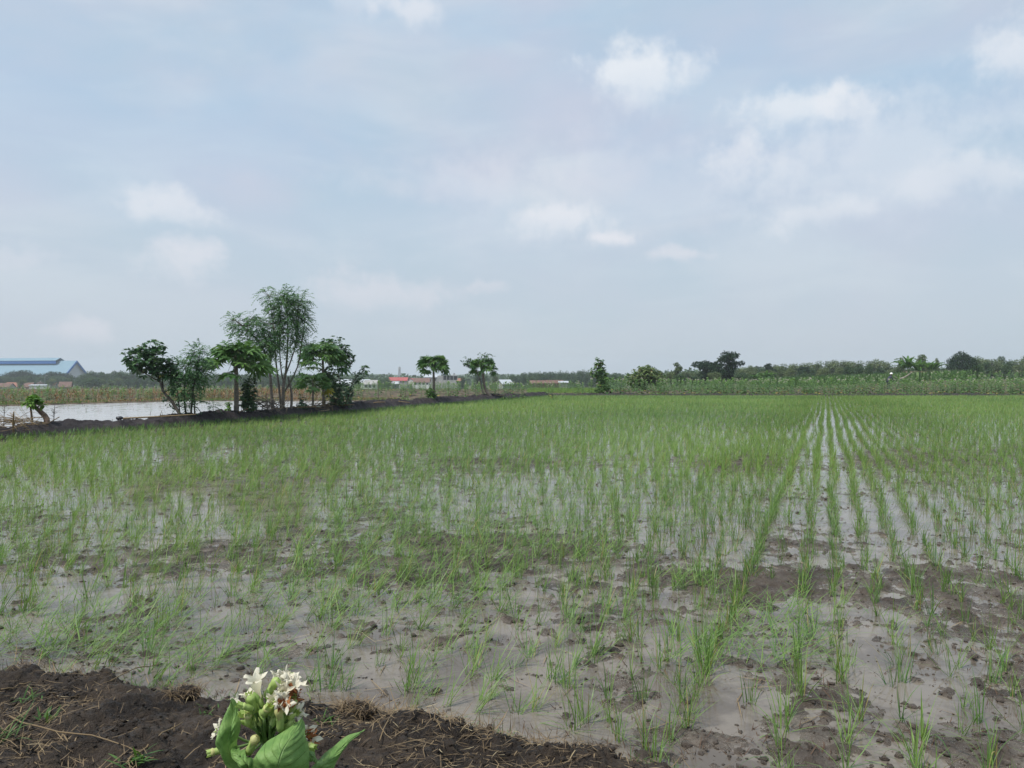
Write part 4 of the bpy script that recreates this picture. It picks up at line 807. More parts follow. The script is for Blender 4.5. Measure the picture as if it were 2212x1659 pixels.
def far_tree(key, px, top, y, wpx, label, group=None, cat='tree', name='broadleaf_tree'):
    base = thick(px, y); h = H - (top - CY) / F * y - base[2]
    if h < 1: h = 1.0
    natural = {'g': .78, 'l': .78, 't': .36, 'd': 1.5, 'k': 1.1}[key[0]]; sx = wpx / F * y / natural
    if key in used: o = copy_tree(FP[key])
    else: o = FP[key]; used.add(key)
    o.name = name; o.location = base; o.scale = (sx, sx * .9, h); o.rotation_euler[2] = rng.random() * 6.28; tag(o, label, cat, group); return o
# right-hand skyline (px, top) profile
prof = np.array([(1110, 806), (1160, 800), (1230, 800), (1262, 797), (1330, 806), (1360, 802), (1440, 800), (1470, 795), (1500, 802), (1610, 790), (1650, 788), (1690, 784), (1740, 780), (1790, 780), (1830, 775), (1870, 776), (1910, 778), (1925, 786), (1960, 792), (2010, 790), (2060, 785), (2100, 772), (2140, 770), (2180, 772), (2230, 768), (2330, 768)])
def top_at(px): return np.interp(px, prof[:, 0], prof[:, 1])
G1, L1 = 'trees of the long wood along the right skyline', 'pale and mid green tree standing in the long wood along the right skyline'
px = 1480
while px < 2560:
    y = rng.uniform(205, 240); far_tree(('g' if rng.random() < .35 else 'l') + str(int(rng.integers(0, 4))), px, top_at(px) + rng.normal(0, 2.2), y, rng.uniform(34, 52), L1, G1); px += rng.uniform(14, 22)
px = 1500
while px < 2560:
    y = rng.uniform(165, 195); far_tree(('g' if rng.random() < .6 else 'l') + str(int(rng.integers(0, 4))), px, top_at(px) + rng.uniform(7, 16), y, rng.uniform(26, 42), 'lower rounded green tree in front of the long wood on the right', 'lower trees in front of the right skyline wood'); px += rng.uniform(18, 30)
px = 1500
while px < 2560:
    far_tree('g' + str(int(rng.integers(0, 4))), px, rng.uniform(803, 812), rng.uniform(150, 162), rng.uniform(24, 40), 'leafy understorey tree low along the edge of the right wood', 'understorey trees along the right wood'); px += rng.uniform(14, 26)
G2, L2 = 'bluish trees of the far grove right of the leaning papaya', 'bluish green tree in the far grove right of the leaning lone papaya'
px = 1108
while px < 1345:
    far_tree('g' + str(int(rng.integers(0, 4))), px, top_at(px) + rng.normal(0, 1.5), rng.uniform(380, 440), rng.uniform(22, 34), L2, G2); px += rng.uniform(9, 14)
px = 1115
while px < 1345:
    far_tree('g' + str(int(rng.integers(0, 4))), px, rng.uniform(807, 812), rng.uniform(330, 360), rng.uniform(20, 30), L2, G2); px += rng.uniform(12, 18)
for (key, px, top, y, w, lab) in [('g0', 1035, 797, 300, 44, 'bushy round tree behind and left of the leaning lone papaya'), ('l0', 1068, 803, 290, 30, 'paler bushy tree just behind the leaning lone papaya'), ('g1', 1000, 812, 320, 24, 'small round tree between the houses and the lone papayas'),
                                  ('g2', 1325, 803, 260, 26, 'rounded tree right behind the slim irregular tree'), ('d0', 1405, 790, 150, 66, 'low dome shaped dark tree behind the pale fruit tree'), ('t0', 1462, 783, 140, 18, 'thin topped pale tree just left of the two big dark trees'), ('l1', 1450, 800, 145, 52, 'broad pale green tree left of the two big dark trees'), ('g3', 1470, 805, 132, 40, 'full green tree under the thin topped pale tree'),
                                  ('k0', 1524, 768, 150, 62, 'left of the two tall dark trees towering over the right wood'), ('k1', 1572, 757, 145, 86, 'right and larger of the two tall dark layered trees'), ('l2', 1545, 800, 140, 34, 'pale green tree in the gap between the two tall dark trees'),
                                  ('t1', 1945, 773, 175, 16, 'thin pale treetop left behind the large banana clump'), ('t0', 1988, 766, 178, 22, 'taller thin treetop rising behind the large banana clump'), ('l3', 2005, 778, 185, 24, 'fluffy pale tree right behind the large banana clump'), ('t1', 2022, 774, 178, 12, 'narrow spiky treetop between the two banana clumps'),
                                  ('d1', 2078, 758, 170, 70, 'big dark bluish dome tree above the right end of the wood'), ('l0', 2110, 766, 172, 44, 'olive topped tree touching the big dark dome tree'), ('g1', 2108, 787, 120, 34, 'small bright green round tree in front of the dark dome tree'), ('k1', 1660, 784, 200, 34, 'dark tree with flat top in the left part of the long wood'), ('k0', 1735, 785, 196, 36, 'dark flat topped tree in the middle of the long wood')]:
    far_tree(key, px, top, y, w, lab)
# left skyline
G3, L3 = 'trees of the far left skyline grove', 'bushy green tree in the far left grove beside the blue roofed warehouse'
pl_ = np.array([(-60, 815), (0, 812), (60, 804), (100, 806), (170, 812), (190, 800), (230, 804), (262, 796), (300, 806), (400, 806), (480, 806), (560, 804), (640, 806), (760, 812), (840, 812)])
px = -70
while px < 840:
    tp_ = np.interp(px, pl_[:, 0], pl_[:, 1]); y = rng.uniform(400, 470)
    if px < 175: tp_ = 811 + rng.uniform(-2, 2)
    far_tree('g' + str(int(rng.integers(0, 4))), px, tp_ + rng.normal(0, 2), y, rng.uniform(20, 34), L3, G3)
    px += rng.uniform(9, 15)
px = -70
while px < 840:
    far_tree(('g' if rng.random() < .7 else 'l') + str(int(rng.integers(0, 4))), px, rng.uniform(812, 819), rng.uniform(330, 370) if px > 180 else rng.uniform(465, 485), rng.uniform(20, 32), 'lower green tree along the front of the far left grove', 'lower trees of the far left grove'); px += rng.uniform(14, 22)
for (key, px, top, y, w, lab) in [('d0', 45, 799, 500, 92, 'wide dark umbrella shaped tree in front of the blue warehouse, left one'), ('d1', 118, 802, 496, 92, 'wide dark umbrella shaped tree in front of the blue warehouse, right one'), ('l1', 47, 818, 395, 22, 'small pale tree among the village roofs at the far left'), ('l2', 112, 815, 398, 24, 'small pale tree between the thatched hut and the brown gable'), ('g2', 205, 812, 340, 50, 'rounded tree just right of the warehouse gable'), ('g3', 262, 798, 380, 50, 'tall full tree midway between the warehouse and the tree clump')]:
    far_tree(key, px, top, y, w, lab)
for k_ in list(FP):
    if k_ not in used:
        for c in list(FP[k_].children): bpy.data.objects.remove(c)
        bpy.data.objects.remove(FP[k_])
# far-off wood that reads as one mass
mb = MB(); n = 30000; u = rng.uniform(-.85, .80, n); y = rng.uniform(560, 800, n); x = u * y; gz = field_z(x, y); hh = 7.5 + 4.0 * fbm(u * 60, y * .01, 1.0, 3); z = gz + hh * rng.random(n) ** .6
leaves(mb, np.stack([x, y, z], -1), rng.normal(0, 1, (n, 3)), rng.normal(0, 1, (n, 3)) + [0, 0, 1], rng.uniform(1.6, 3.6, n), 2.2, rng.uniform(0, .9, n), .1, .05)
tag(mb.build('distant_wood', FARG), 'hazy blue green wood stretching along the whole skyline', 'wood', kind='stuff')
# reeds / maize hedge strip low on the right
mb = MB(); n = 9000; y = rng.uniform(128, 134, n); x = y * rng.uniform(q(1640), q(2120), n); hh = rng.uniform(1.2, 2.0, n)
blades(mb, np.stack([x, y, field_z(x, y) - .05], -1), rng.random(n) * 6.28, np.abs(rng.normal(0, .22, n)), hh, .10, .4, rng.uniform(.1, .7, n), 2)
tag(mb.build('maize_strip', GRASS), 'dark green strip of standing maize in front of the right wood', 'maize', kind='stuff')
# bananas
def banana(px, y, h, n, label, lean=0):
    base = thick(px, y); rt = empty('banana_plant', base, label, 'banana plant'); sm = MB(); lm = MB(); bl = .5
    for s_ in range(3):
        o = np.array([rng.normal(0, .35), rng.normal(0, .3), 0]); hs = h * rng.uniform(.4, .5); tube(sm, [o + [0, 0, -.1], o + [.03, 0, hs * .5], o + [.05, 0, hs]], [.16, .13, .08], 8)
        for i in range(n):
            az = i * 2.4 + rng.normal(0, .3); el = rng.uniform(.85, 1.5); L = h * rng.uniform(.42, .6); m_ = 7; t = np.linspace(0, 1, m_); a = el - t ** 1.4 * rng.uniform(.9, 1.9); st_ = L / (m_ - 1)
            p_ = np.cumsum(np.stack([np.cos(az) * np.cos(a), np.sin(az) * np.cos(a), np.sin(a)], -1) * st_, 0) + o + [0, 0, hs]; sd_ = np.array([-math.sin(az), math.cos(az), 0]); w = .22 * np.array([.1, .7, 1, 1, .9, .6, .05]) * rng.uniform(.8, 1.1)
            V = np.stack([p_ - sd_ * w[:, None] + [0, 0, .08], p_, p_ + sd_ * w[:, None] + [0, 0, .08]], 1).reshape(-1, 3); b = np.arange(m_ - 1)[:, None] * 3; lm.add(V, np.concatenate([b + [[0, 1, 4, 3]], b + [[1, 2, 5, 4]]]), None, rng.uniform(.1, .9))
    sm.build('stem', STEM, rt); lm.build('leaves', PAPAYA, rt)
banana(1962, 112, 4.0, 13, 'large banana clump with ragged leaves, left one of the two on the right'); banana(1982, 114, 3.4, 12, 'banana plant hugging the right side of the large clump'); banana(2014, 125, 3.6, 12, 'banana plant with arching leaves, standing alone right of the large clump')
banana(1655, 138, 2.8, 10, 'small banana plant low at the left end of the right wood'); banana(1630, 140, 2.5, 10, 'smallest banana plant, just right of the tall dark trees')
# ---------------------------------------------------------------- buildings
def prism_roof(L, Wd, hw, hr, ov=.4, th=.15):
    """gabled building along x: wall mesh, roof mesh (two thick slopes)"""
    w = MB(); x, y = L / 2, Wd / 2
    V = [(-x, -y, -4), (x, -y, -4), (x, y, -4), (-x, y, -4), (-x, -y, hw), (x, -y, hw), (x, y, hw), (-x, y, hw), (-x, 0, hw + hr - .02), (x, 0, hw + hr - .02)]
    w.add(V, [(0, 1, 5, 4), (2, 3, 7, 6), (1, 2, 6, 5), (3, 0, 4, 7)], [(5, 6, 9), (7, 4, 8)])
    r = MB(); s = hr / y; X_ = x + ov; Y_ = y + ov; z0 = hw - s * ov
    for sg in (-1, 1):
        V = [(-X_, sg * Y_, z0), (X_, sg * Y_, z0), (X_, 0, hw + hr), (-X_, 0, hw + hr)]; V2 = [(a, b, c + th) for a, b, c in V]; r.add(V + V2, [(0, 1, 2, 3), (4, 5, 6, 7), (0, 1, 5, 4), (1, 2, 6, 5), (3, 0, 4, 7)])
    return w, r
def box(mb, x0, x1, y0, y1, z0, z1):
    V = [(x0, y0, z0), (x1, y0, z0), (x1, y1, z0), (x0, y1, z0), (x0, y0, z1), (x1, y0, z1), (x1, y1, z1), (x0, y1, z1)]
    mb.add(V, [(0, 3, 2, 1), (4, 5, 6, 7), (0, 1, 5, 4), (1, 2, 6, 5), (2, 3, 7, 6), (3, 0, 4, 7)])
M_BLUE = flat_mat('blue_roof', (.17, .28, .35), .7, (.19, .30, .37), .5); M_BLUE2 = flat_mat('blue_trim', (.03, .13, .38), .5); M_GREYW = flat_mat('pale_cladding', (.50, .52, .54), .7)
M_RED = flat_mat('red_roof', (.42, .09, .085), .6, (.34, .08, .075), .6); M_TILE = flat_mat('brown_tile', (.20, .11, .085), .85, (.12, .075, .06), 1.2); M_ORANGE = flat_mat('orange_tile', (.30, .13, .09), .8)
M_WALL = flat_mat('grey_wall', (.38, .37, .35), .85, (.28, .28, .27), .8); M_WHITE = flat_mat('white_wall', (.62, .62, .60), .8); M_TIN = flat_mat('tin_roof', (.46, .49, .52), .5); M_DARK = flat_mat('dark_opening', (.03, .03, .035), .5); M_STEEL = flat_mat('steel', (.30, .31, .33), .6); M_THATCH = flat_mat('dark_thatch', (.09, .07, .06), .95)
def place(o, px, y, rz=0, zb=None): b = thick(px, y, zb); o.location = b; o.rotation_euler[2] = rz
# blue warehouse: gable end at px 182, roof running away to the left
yW = 560.0; zW = -4.0; xr = (163 - CX) / F * yW; zr = H - (780 - CY) / F * yW; rt = empty('warehouse', (xr, yW, zW), 'huge blue roofed warehouse at the far left, pale gable end showing', 'warehouse')
hr_ = zr - zW; Lw = 260.0; hw_ = hr_ - 14.5; Wd_ = 30.0
w, r = prism_roof(Lw, Wd_, hw_, 14.5, 1.0, .35)
for m_ in (w, r): m_.V = [v + np.array([-Lw / 2, 0, 0]) for v in m_.V]
w.build('wall', M_GREYW, rt, smooth=False); r.build('roof', M_BLUE, rt, smooth=False)
mb = MB()
for sg in (-1, 1):
    a = np.array([1.05, sg * (Wd_ / 2 + 1), hw_ - .9]); b = np.array([1.05, 0, hr_ - .1]); V = []
    for p_ in (a, b):
        for dx in (0, .45): V += [p_ + [dx, 0, -1.3], p_ + [dx, 0, .55]]
    mb.add(V, [(0, 1, 5, 4), (2, 3, 7, 6), (1, 3, 7, 5), (0, 2, 6, 4)])
mb.build('gable_trim', M_BLUE2, rt, smooth=False)
vb = MB(); 
for sg in (-1, 1):
    V = [(-Lw, sg * 4.2, hr_ + .2), (-13, sg * 4.2, hr_ + .2), (-13, 0, hr_ + 2.2), (-Lw, 0, hr_ + 2.2)]; V2 = [(a, b, c + .3) for a, b, c in V]; vb.add(V + V2, [(0, 1, 2, 3), (4, 5, 6, 7), (0, 1, 5, 4), (1, 2, 6, 5)])
v_ = vb.build('ridge_vent', M_BLUE, rt, smooth=False); mb = MB()
for sg in (-1, 1): box(mb, -Lw + .5, -13.2, sg * 3.9 - .15, sg * 3.9 + .15, hr_ - 1.9, hr_ + .3)
mb.build('vent_band', M_BLUE2, v_, smooth=False)
rt.rotation_euler[2] = math.radians(-13)
def house(px, y, L, Wd, hw, hr, mr, mw, label, rz=0, wins=0, name='house', zb=None, top=None, cat='house', door=False):
    base = thick(px, y, zb)
    if top is not None: base[2] = H - (top - CY) / F * y - hw - hr
    rt = empty(name, base, label, cat, rz=rz); w, r = prism_roof(L, Wd, hw, hr)
    w.build('wall', mw, rt, smooth=False); r.build('roof', mr, rt, smooth=False)
    for i in range(wins):
        mb = MB(); xx = -L / 2 + L * (i + .5) / wins; box(mb, xx - .55, xx + .55, -Wd / 2 - .06, -Wd / 2 + .05, hw * .38, hw * .8); mb.build('window', M_DARK, rt, smooth=False)
    return rt
yV = 430
house(861, yV, 10.0, 7, 2.6, 1.7, M_RED, M_WALL, 'long house with a bright red roof left of the lone papayas', top=815.5, wins=0)
house(889, yV + 6, 3.4, 5, 2.4, 1.2, M_RED, M_WHITE, 'small white fronted annex against the red roofed house', rz=1.3, top=817.5, wins=1)
house(912, yV + 2, 8.6, 7, 2.2, 2.2, M_TILE, M_WHITE, 'low house with a brown tiled roof between the red roof and the upright papaya', top=817, wins=4)
house(855, yV - 60, 2.8, 2.5, 1.2, .9, M_TIN, M_DARK, 'tiny hut with a pale roof in front of the red roofed house', top=824.5, name='hut', cat='hut')
house(933, yV + 14, 8.2, 7, 3.4, 1.4, M_TIN, M_WALL, 'house with a shining tin roof just behind the upright papaya', top=809.5, wins=2)
# unfinished concrete house
b = thick(963, yV + 8); b[2] = H - (811 - CY) / F * (yV + 8) - 5.6; rt = empty('unfinished_house', b, 'grey unfinished two storey block with an open upper floor and a dark tank', 'house'); mb = MB(); box(mb, -4.5, 6, -3, 3, -3, 3.0); box(mb, -4.5, -1.2, -2.9, 2.9, 3.0, 5.5); mb.build('wall', M_WALL, rt, smooth=False)
mb = MB(); box(mb, -1.3, 7.6, -3.3, 3.3, 5.35, 5.6); mb.build('roof_slab', M_STEEL, rt, smooth=False)
for xx in (0.6, 2.6, 4.6, 6.8): mb = MB(); box(mb, xx - .15, xx + .15, -3.1, -2.8, 3.0, 5.35); mb.build('column', M_WALL, rt, smooth=False)
mb = MB(); box(mb, -1.2, 6.6, 1.8, 2.2, 3.0, 5.3); mb.build('dark_recess', M_DARK, rt, smooth=False)
mb = MB(); tube(mb, [(-.8, 0, 5.5), (-.8, 0, 6.7)], .5, 12); mb.build('water_tank', flat_mat('tank_blue', (.03, .05, .16), .5), rt)
house(990, yV + 20, 5, 5, 2.4, 1.4, M_ORANGE, M_WALL, 'orange brown roofed cottage right of the unfinished house', top=817.5, wins=1)
house(1090, 215, 2.9, 3.5, 1.3, 1.0, M_TIN, M_WALL, 'small shed with a bright white roof right of the leaning papaya', rz=.5, top=821, name='shed', cat='shed')
house(1165, 250, 5.5, 5, 2, .8, M_TILE, M_TILE, 'long low brown roofed house right of the white roofed shed', top=822.5)
house(1198, 235, 4.5, 5, 2, .8, M_TILE, M_TILE, 'brown low building with a thin pale wall, left of the slim irregular tree', top=822)
house(1217, 222, 2.2, 2, .5, .3, M_TIN, M_WALL, 'narrow pale roofed shelter low left of the slim irregular tree', top=824, name='shelter', cat='shelter')
house(745, 300, 5, 6, 2.4, 1.6, M_TIN, M_WHITE, 'pale house glimpsed at the right edge of the tree clump', top=820, wins=2)
house(802, 330, 5, 6, 2.4, 1.6, M_WALL, M_WHITE, 'white walled house between the tree clump and the red roof', top=821.5, wins=3)
house(790, 345, 3.4, 5, 3.4, 1.2, M_TIN, M_WHITE, 'narrow pale house behind the white walled house', top=820)
house(30, 425, 7, 6, 2.4, 2.2, M_ORANGE, M_WALL, 'house with a bright orange red roof in the village at the far left', top=826.5, wins=1)
house(14, 400, 6, 5, 1.8, 1.8, M_TILE, M_WALL, 'brown roofed house low at the left picture edge', top=828)
house(60, 410, 6, 5, 1.8, 2.0, M_TILE, M_TILE, 'dark brown roofed house behind the small pale tree', top=827)
house(108, 450, 8, 6, 2.2, 1.8, M_ORANGE, M_WALL, 'long house with faded orange tiles behind the street lamp', top=826)
house(142, 420, 5.5, 6, 1.8, 2.6, M_TILE, M_TILE, 'steep brown gable right of the small pale tree', rz=.35, top=825)
house(86, 390, 8, 4, .9, .35, M_TIN, M_WHITE, 'flat white roofed shelter low in front of the thatched hut', top=831, name='shelter', cat='shelter')
house(210, 460, 8, 6, 2.2, 1.6, M_TILE, M_WALL, 'brown roof peeping out right of the steep gable', top=828)
b = thick(87, 392); b[2] = H - (822 - CY) / F * 392 - 4.3; rt = empty('thatched_hut', b, 'dark cone roofed hut with a finial among the far left village roofs', 'hut'); mb = MB(); tube(mb, [(0, 0, -2), (0, 0, 2)], 1.6, 10); mb.build('wall', M_TILE, rt)
mb = MB(); tube(mb, [(0, 0, 1.7), (0, 0, 2.9), (0, 0, 3.6), (0, 0, 3.75)], [2.3, 1.7, .8, .1], 12); mb.build('roof', M_THATCH, rt); mb = MB(); tube(mb, [(0, 0, 3.7), (0, 0, 4.3)], [.15, .05], 6); mb.build('finial', M_WHITE, rt)
b = thick(97, 386); rt = empty('street_lamp', (b[0], b[1], -4.0), 'curved neck street lamp standing among the far left village roofs', 'street lamp'); zt = H - (811 - CY) / F * 386 + 4.0; mb = MB(); tube(mb, spline([(0, 0, 0), (0, 0, zt * .8), (.15, 0, zt * .95), (.9, 0, zt)], 14), .07, 6); mb.build('post', M_STEEL, rt); mb = MB(); box(mb, .7, 1.3, -.1, .1, zt - .06, zt + .06); mb.build('lamp_head', M_WHITE, rt)
def tower(px, y, top, w, label):
    b = thick(px, y); h = H - (top - CY) / F * y - b[2]; rt = empty('telecom_tower', b, label, 'tower'); mb = MB(); lv = 16
    cor = lambda z: [(sx * w * (1 - .7 * z / h), sy * w * (1 - .7 * z / h), z) for sx, sy in ((-1, -1), (1, -1), (1, 1), (-1, 1))]
    for i in range(4): tube(mb, [cor(0)[i], cor(h)[i]], .28, 4)
    for k_ in range(lv):
        a, c_ = cor(h * k_ / lv), cor(h * (k_ + 1) / lv)
        for i in range(4): tube(mb, [a[i], c_[(i + 1) % 4]], .13, 4); tube(mb, [a[i], a[(i + 1) % 4]], .13, 4); tube(mb, [a[(i + 1) % 4], c_[i]], .13, 4)
    mb.build('lattice', M_STEEL, rt, smooth=False); mb = MB()
    for a in range(6): d = a * 1.05; box(mb, 1.2 * math.cos(d) - .25, 1.2 * math.cos(d) + .25, 1.2 * math.sin(d) - .25, 1.2 * math.sin(d) + .25, h - 3.2, h - .8)
    mb.build('antennas', M_WHITE, rt, smooth=False)
tower(863, 900, 792, 1.9, 'grey lattice telecom tower on the skyline left of the lone papayas'); tower(1057 - 275 + 1, 1250, 811, 1.2, 'faint small mast on the skyline between the clump and the tall tower')
tower(964 + 17, 500, 806, .6, 'short thin mast sticking up behind the unfinished house')

# ---------------------------------------------------------------- person in the tobacco, leaning log
SKIN = flat_mat('skin', (.28, .16, .10), .6); CLOTH = flat_mat('dark_cloth', (.035, .04, .06), .9, (.05, .055, .08), 8); WHITEC = flat_mat('white_cloth', (.8, .8, .78), .8)
yP = 92.0; b = thick(1921, yP); b[2] += 0.0; rt = empty('person', b, 'person in a white hat and dark clothes stooping among the tobacco plants', 'person')
def skin_body(verts, edges, radii, mat, parent, name):
    me = bpy.data.meshes.new(name); me.from_pydata([tuple(v) for v in verts], edges, []); o = bpy.data.objects.new(name, me); COL.objects.link(o); o.parent = parent
    md = o.modifiers.new('skin', 'SKIN'); me.skin_vertices.new() if not me.skin_vertices else None
    for v, r_ in zip(me.skin_vertices[0].data, radii): v.radius = (r_, r_)
    me.skin_vertices[0].data[0].use_root = True; sb = o.modifiers.new('sub', 'SUBSURF'); sb.levels = 1; sb.render_levels = 1; me.materials.append(mat)
    dg = bpy.context.evaluated_depsgraph_get(); ev = o.evaluated_get(dg); nm = bpy.data.meshes.new_from_object(ev); nm.materials.clear(); nm.materials.append(mat); o.modifiers.clear(); o.data = nm
    for p_ in nm.polygons: p_.use_smooth = True
    return o
vs = [(-.22, 0, 1.02), (-.05, 0, 1.20), (.14, 0, 1.38), (.22, 0, 1.50), (.27, -.01, 1.62), (.12, -.20, 1.38), (.22, -.27, 1.14), (.36, -.22, .98), (.12, .20, 1.38), (.22, .26, 1.14), (.38, .20, .98), (-.20, -.11, .95), (-.10, -.13, .50), (-.20, -.13, .06), (-.06, -.14, .02), (-.20, .11, .95), (-.08, .14, .50), (-.18, .14, .06), (-.04, .15, .02), (.42, -.20, .92), (.44, .18, .92)]
es = [(0, 1), (1, 2), (2, 3), (3, 4), (2, 5), (5, 6), (6, 7), (7, 19), (2, 8), (8, 9), (9, 10), (10, 20), (0, 11), (11, 12), (12, 13), (13, 14), (0, 15), (15, 16), (16, 17), (17, 18)]
rd = [.15, .15, .16, .06, .095, .07, .05, .035, .07, .05, .035, .10, .065, .045, .04, .10, .065, .045, .04, .03, .03]
skin_body(vs, es, rd, CLOTH, rt, 'body')
mb = MB(); tube(mb, [(.27, 0, 1.56), (.29, 0, 1.60), (.29, 0, 1.70), (.29, 0, 1.76)], [.10, .115, .105, .06], 12); mb.build('head', SKIN, rt)
mb = MB(); tube(mb, [(.28, 0, 1.69), (.28, 0, 1.715), (.28, 0, 1.74), (.28, 0, 1.84), (.28, 0, 1.87)], [.21, .20, .13, .11, .03], 14); mb.build('hat', WHITEC, rt)
rt.scale = (1.06, 1.06, 1.06); rt.rotation_euler[2] = .3
yL = 95; b = thick(1946, yL); mb = MB(); a0 = P(1933, 829, yL) - b; a1 = P(1942, 819, yL) - b; a2 = P(1956, 814, yL) - b; a3 = P(1970, 804, yL) - b; tube(mb, [(a0 + a1) / 2 * [1, 1, 0] + [0, 0, 0], a1, a2, a3], [.10, .11, .10, .05], 7, .7); tube(mb, [a1, P(1931, 812, yL) - b], [.06, .03], 6)
o = mb.build('bare_log', flat_mat('grey_wood', (.30, .27, .22), .9, (.2, .18, .15), 5)); o.location = b; tag(o, 'bare grey log leaning up above the tobacco, right of the person', 'log')
b = thick(1978, 145); house(1986, 140, 5, 3, 2.0, 1.0, M_TILE, M_WALL, 'small red roofed hut half hidden right of the large banana clump', top=804, name='hut', cat='hut')

# ---------------------------------------------------------------- tobacco plant with flowers in front
D0 = 1.28
def Cp(cx, cy, d=0.0):
    px = (700 + cx / 2.765) / 1.8445; py = (2600 + cy / 2.765) / 1.8445; return P(px, py, D0 + d)
m, t, out = new_mat('flower_leaf'); uvn = t.node('ShaderNodeUVMap'); uv = t.sep(uvn.outputs[0]); tcn = t.node('ShaderNodeTexCoord'); nn = t.noise(tcn.outputs['Object'], 45, 5, .6)
au = t.math('ABSOLUTE', t.math('SUBTRACT', uv[0], .5)); ph = t.math('SUBTRACT', t.math('MULTIPLY', uv[1], 9.0), t.math('MULTIPLY', au, 4.6)); ph = t.math('ADD', ph, t.math('MULTIPLY', nn, .25))
fr = t.math('ABSOLUTE', t.math('SUBTRACT', t.math('FRACT', ph), .5)); vein = t.maprange(fr, .0, .06, 1, 0); midr = t.maprange(au, 0.0, .022, 1, 0); vv_ = t.math('MAXIMUM', t.math('MULTIPLY', vein, .55), midr)
c = t.mix(t.maprange(nn, .35, .65), (.15, .29, .075), (.23, .38, .11)); c = t.mix(t.math('MULTIPLY', vv_, .6), c, (.23, .36, .13)); net = t.noise(tcn.outputs['Object'], 170, 3, .5)
p = principled(t, c, .5, bump(t, t.math('ADD', t.math('MULTIPLY', vv_, -.8), t.math('ADD', nn, t.math('MULTIPLY', net, .35))), .7, .004), .3); tr = t.node('ShaderNodeBsdfTranslucent'); t.put(tr.inputs[0], t.mix(.5, c, (.2, .38, .06))); mx = t.node('ShaderNodeMixShader'); mx.inputs[0].default_value = .28; t.l.new(p.outputs[0], mx.inputs[1]); t.l.new(tr.outputs[0], mx.inputs[2]); t.l.new(mx.outputs[0], out.inputs[0]); BIGLEAF = m
PETAL = leaf_mat('white_petal', (.74, .69, .46), (.86, .82, .68), (.30, .10, .04), .55, .35); BUDM = leaf_mat('green_bud', (.27, .44, .10), (.55, .66, .24), (.62, .62, .20), .45, .3); WILT = leaf_mat('wilted_petal', (.22, .07, .025), (.50, .24, .10), None, .8, .2); YBUD = leaf_mat('yellow_bud', (.5, .52, .15), (.68, .66, .34), None, .5, .3)
gb = np.array([Cp(1010, 1272)[0] - .02, D0 + .06, .10]); gz = .22; rt = empty('flowering_tobacco_plant', (gb[0], gb[1], gz), 'tobacco plant with white trumpet flowers and big green leaves close in front', 'flowering plant'); O = np.array([gb[0], gb[1], gz])
stem_top = Cp(1020, 700, .05); mb = MB(); tube(mb, spline([O + [0, 0, -.1], O + [.01, 0, .4], Cp(985, 1300, .05), Cp(1000, 1000, .05), stem_top], 24) - O, np.linspace(.014, .0055, 24), 10); mb.build('stem', STEM, rt)
def loft_leaf(l, m_, r, name='leaf', fold=0.0, n=40, k=20, seed=0):
    """l, m_, r: polylines from base to tip as (cx, cy, depth)"""
    g = [spline([Cp(*p_) for p_ in a], n) for a in (l, m_, r)]; u = np.linspace(0, 1, k)[None, :, None]; a, b, c_ = (x[:, None, :] for x in g)
    left = a * (1 - 2 * u) + b * 2 * u; right = b * (2 - 2 * u) + c_ * (2 * u - 1); Sx = np.where(u < .5, left, right)
    vv = np.linspace(0, 1, n)[:, None]; uu = np.linspace(0, 1, k)[None, :]; side = np.abs(uu - .5) * 2
    Sx[..., 1] += .006 * np.sin(np.pi * side) * -1 + .0022 * np.sin((vv * 9 - side * 2.3) * 2 * np.pi) * np.sin(np.pi * np.clip(side, 0, 1)) + .004 * fbm(uu * 4 + seed, vv * 6, 1.0, 3) + .004 * np.sin(vv * 21 + seed) * side ** 3
    i = np.arange(n - 1)[:, None]; j = np.arange(k - 1)[None]; Q = np.stack([i * k + j, i * k + j + 1, (i + 1) * k + j + 1, (i + 1) * k + j], -1).reshape(-1, 4)
    mb = MB(); mb.add(Sx.reshape(-1, 3) - O, Q, None, .5, np.stack([np.broadcast_to(uu, (n, k)), np.broadcast_to(vv, (n, k))], -1).reshape(-1, 2)); o = mb.build(name, BIGLEAF, rt, uv=True); return o
lA = loft_leaf([(840, 1400, .0), (560, 1240, -.05), (455, 1060, -.05), (470, 860, -.04), (560, 650, -.02), (620, 505, .0)], [(850, 1400, .0), (640, 1200, -.02), (570, 1000, -.03), (610, 820, -.03), (640, 660, -.01), (620, 503, .0)], [(860, 1400, .0), (740, 1150, .01), (680, 1030, .0), (705, 850, -.02), (700, 640, .0), (620, 502, .0)], seed=1)
loft_leaf([(900, 1420, .0), (720, 1280, -.055), (640, 1160, -.05), (600, 1090, -.04), (640, 1040, -.03), (682, 1044, -.02)], [(900, 1420, 0), (790, 1260, -.06), (710, 1150, -.055), (660, 1090, -.045), (665, 1060, -.03), (684, 1044, -.02)], [(905, 1420, 0), (870, 1240, -.05), (800, 1130, -.05), (740, 1080, -.04), (705, 1055, -.03), (686, 1044, -.02)], 'leaf_fold', seed=2)
lB = loft_leaf([(960, 1600, 0), (870, 1400, -.08), (855, 1200, -.10), (960, 1030, -.09), (1160, 880, -.07), (1330, 780, -.05), (1398, 700, -.03)], [(1060, 1600, 0), (1110, 1400, -.09), (1130, 1240, -.11), (1180, 1080, -.10), (1270, 930, -.08), (1350, 810, -.055), (1400, 700, -.03)], [(1180, 1600, 0), (1440, 1440, -.05), (1475, 1270, -.055), (1466, 1080, -.055), (1440, 930, -.05), (1415, 800, -.04), (1402, 700, -.03)], k=26, n=50, seed=3)
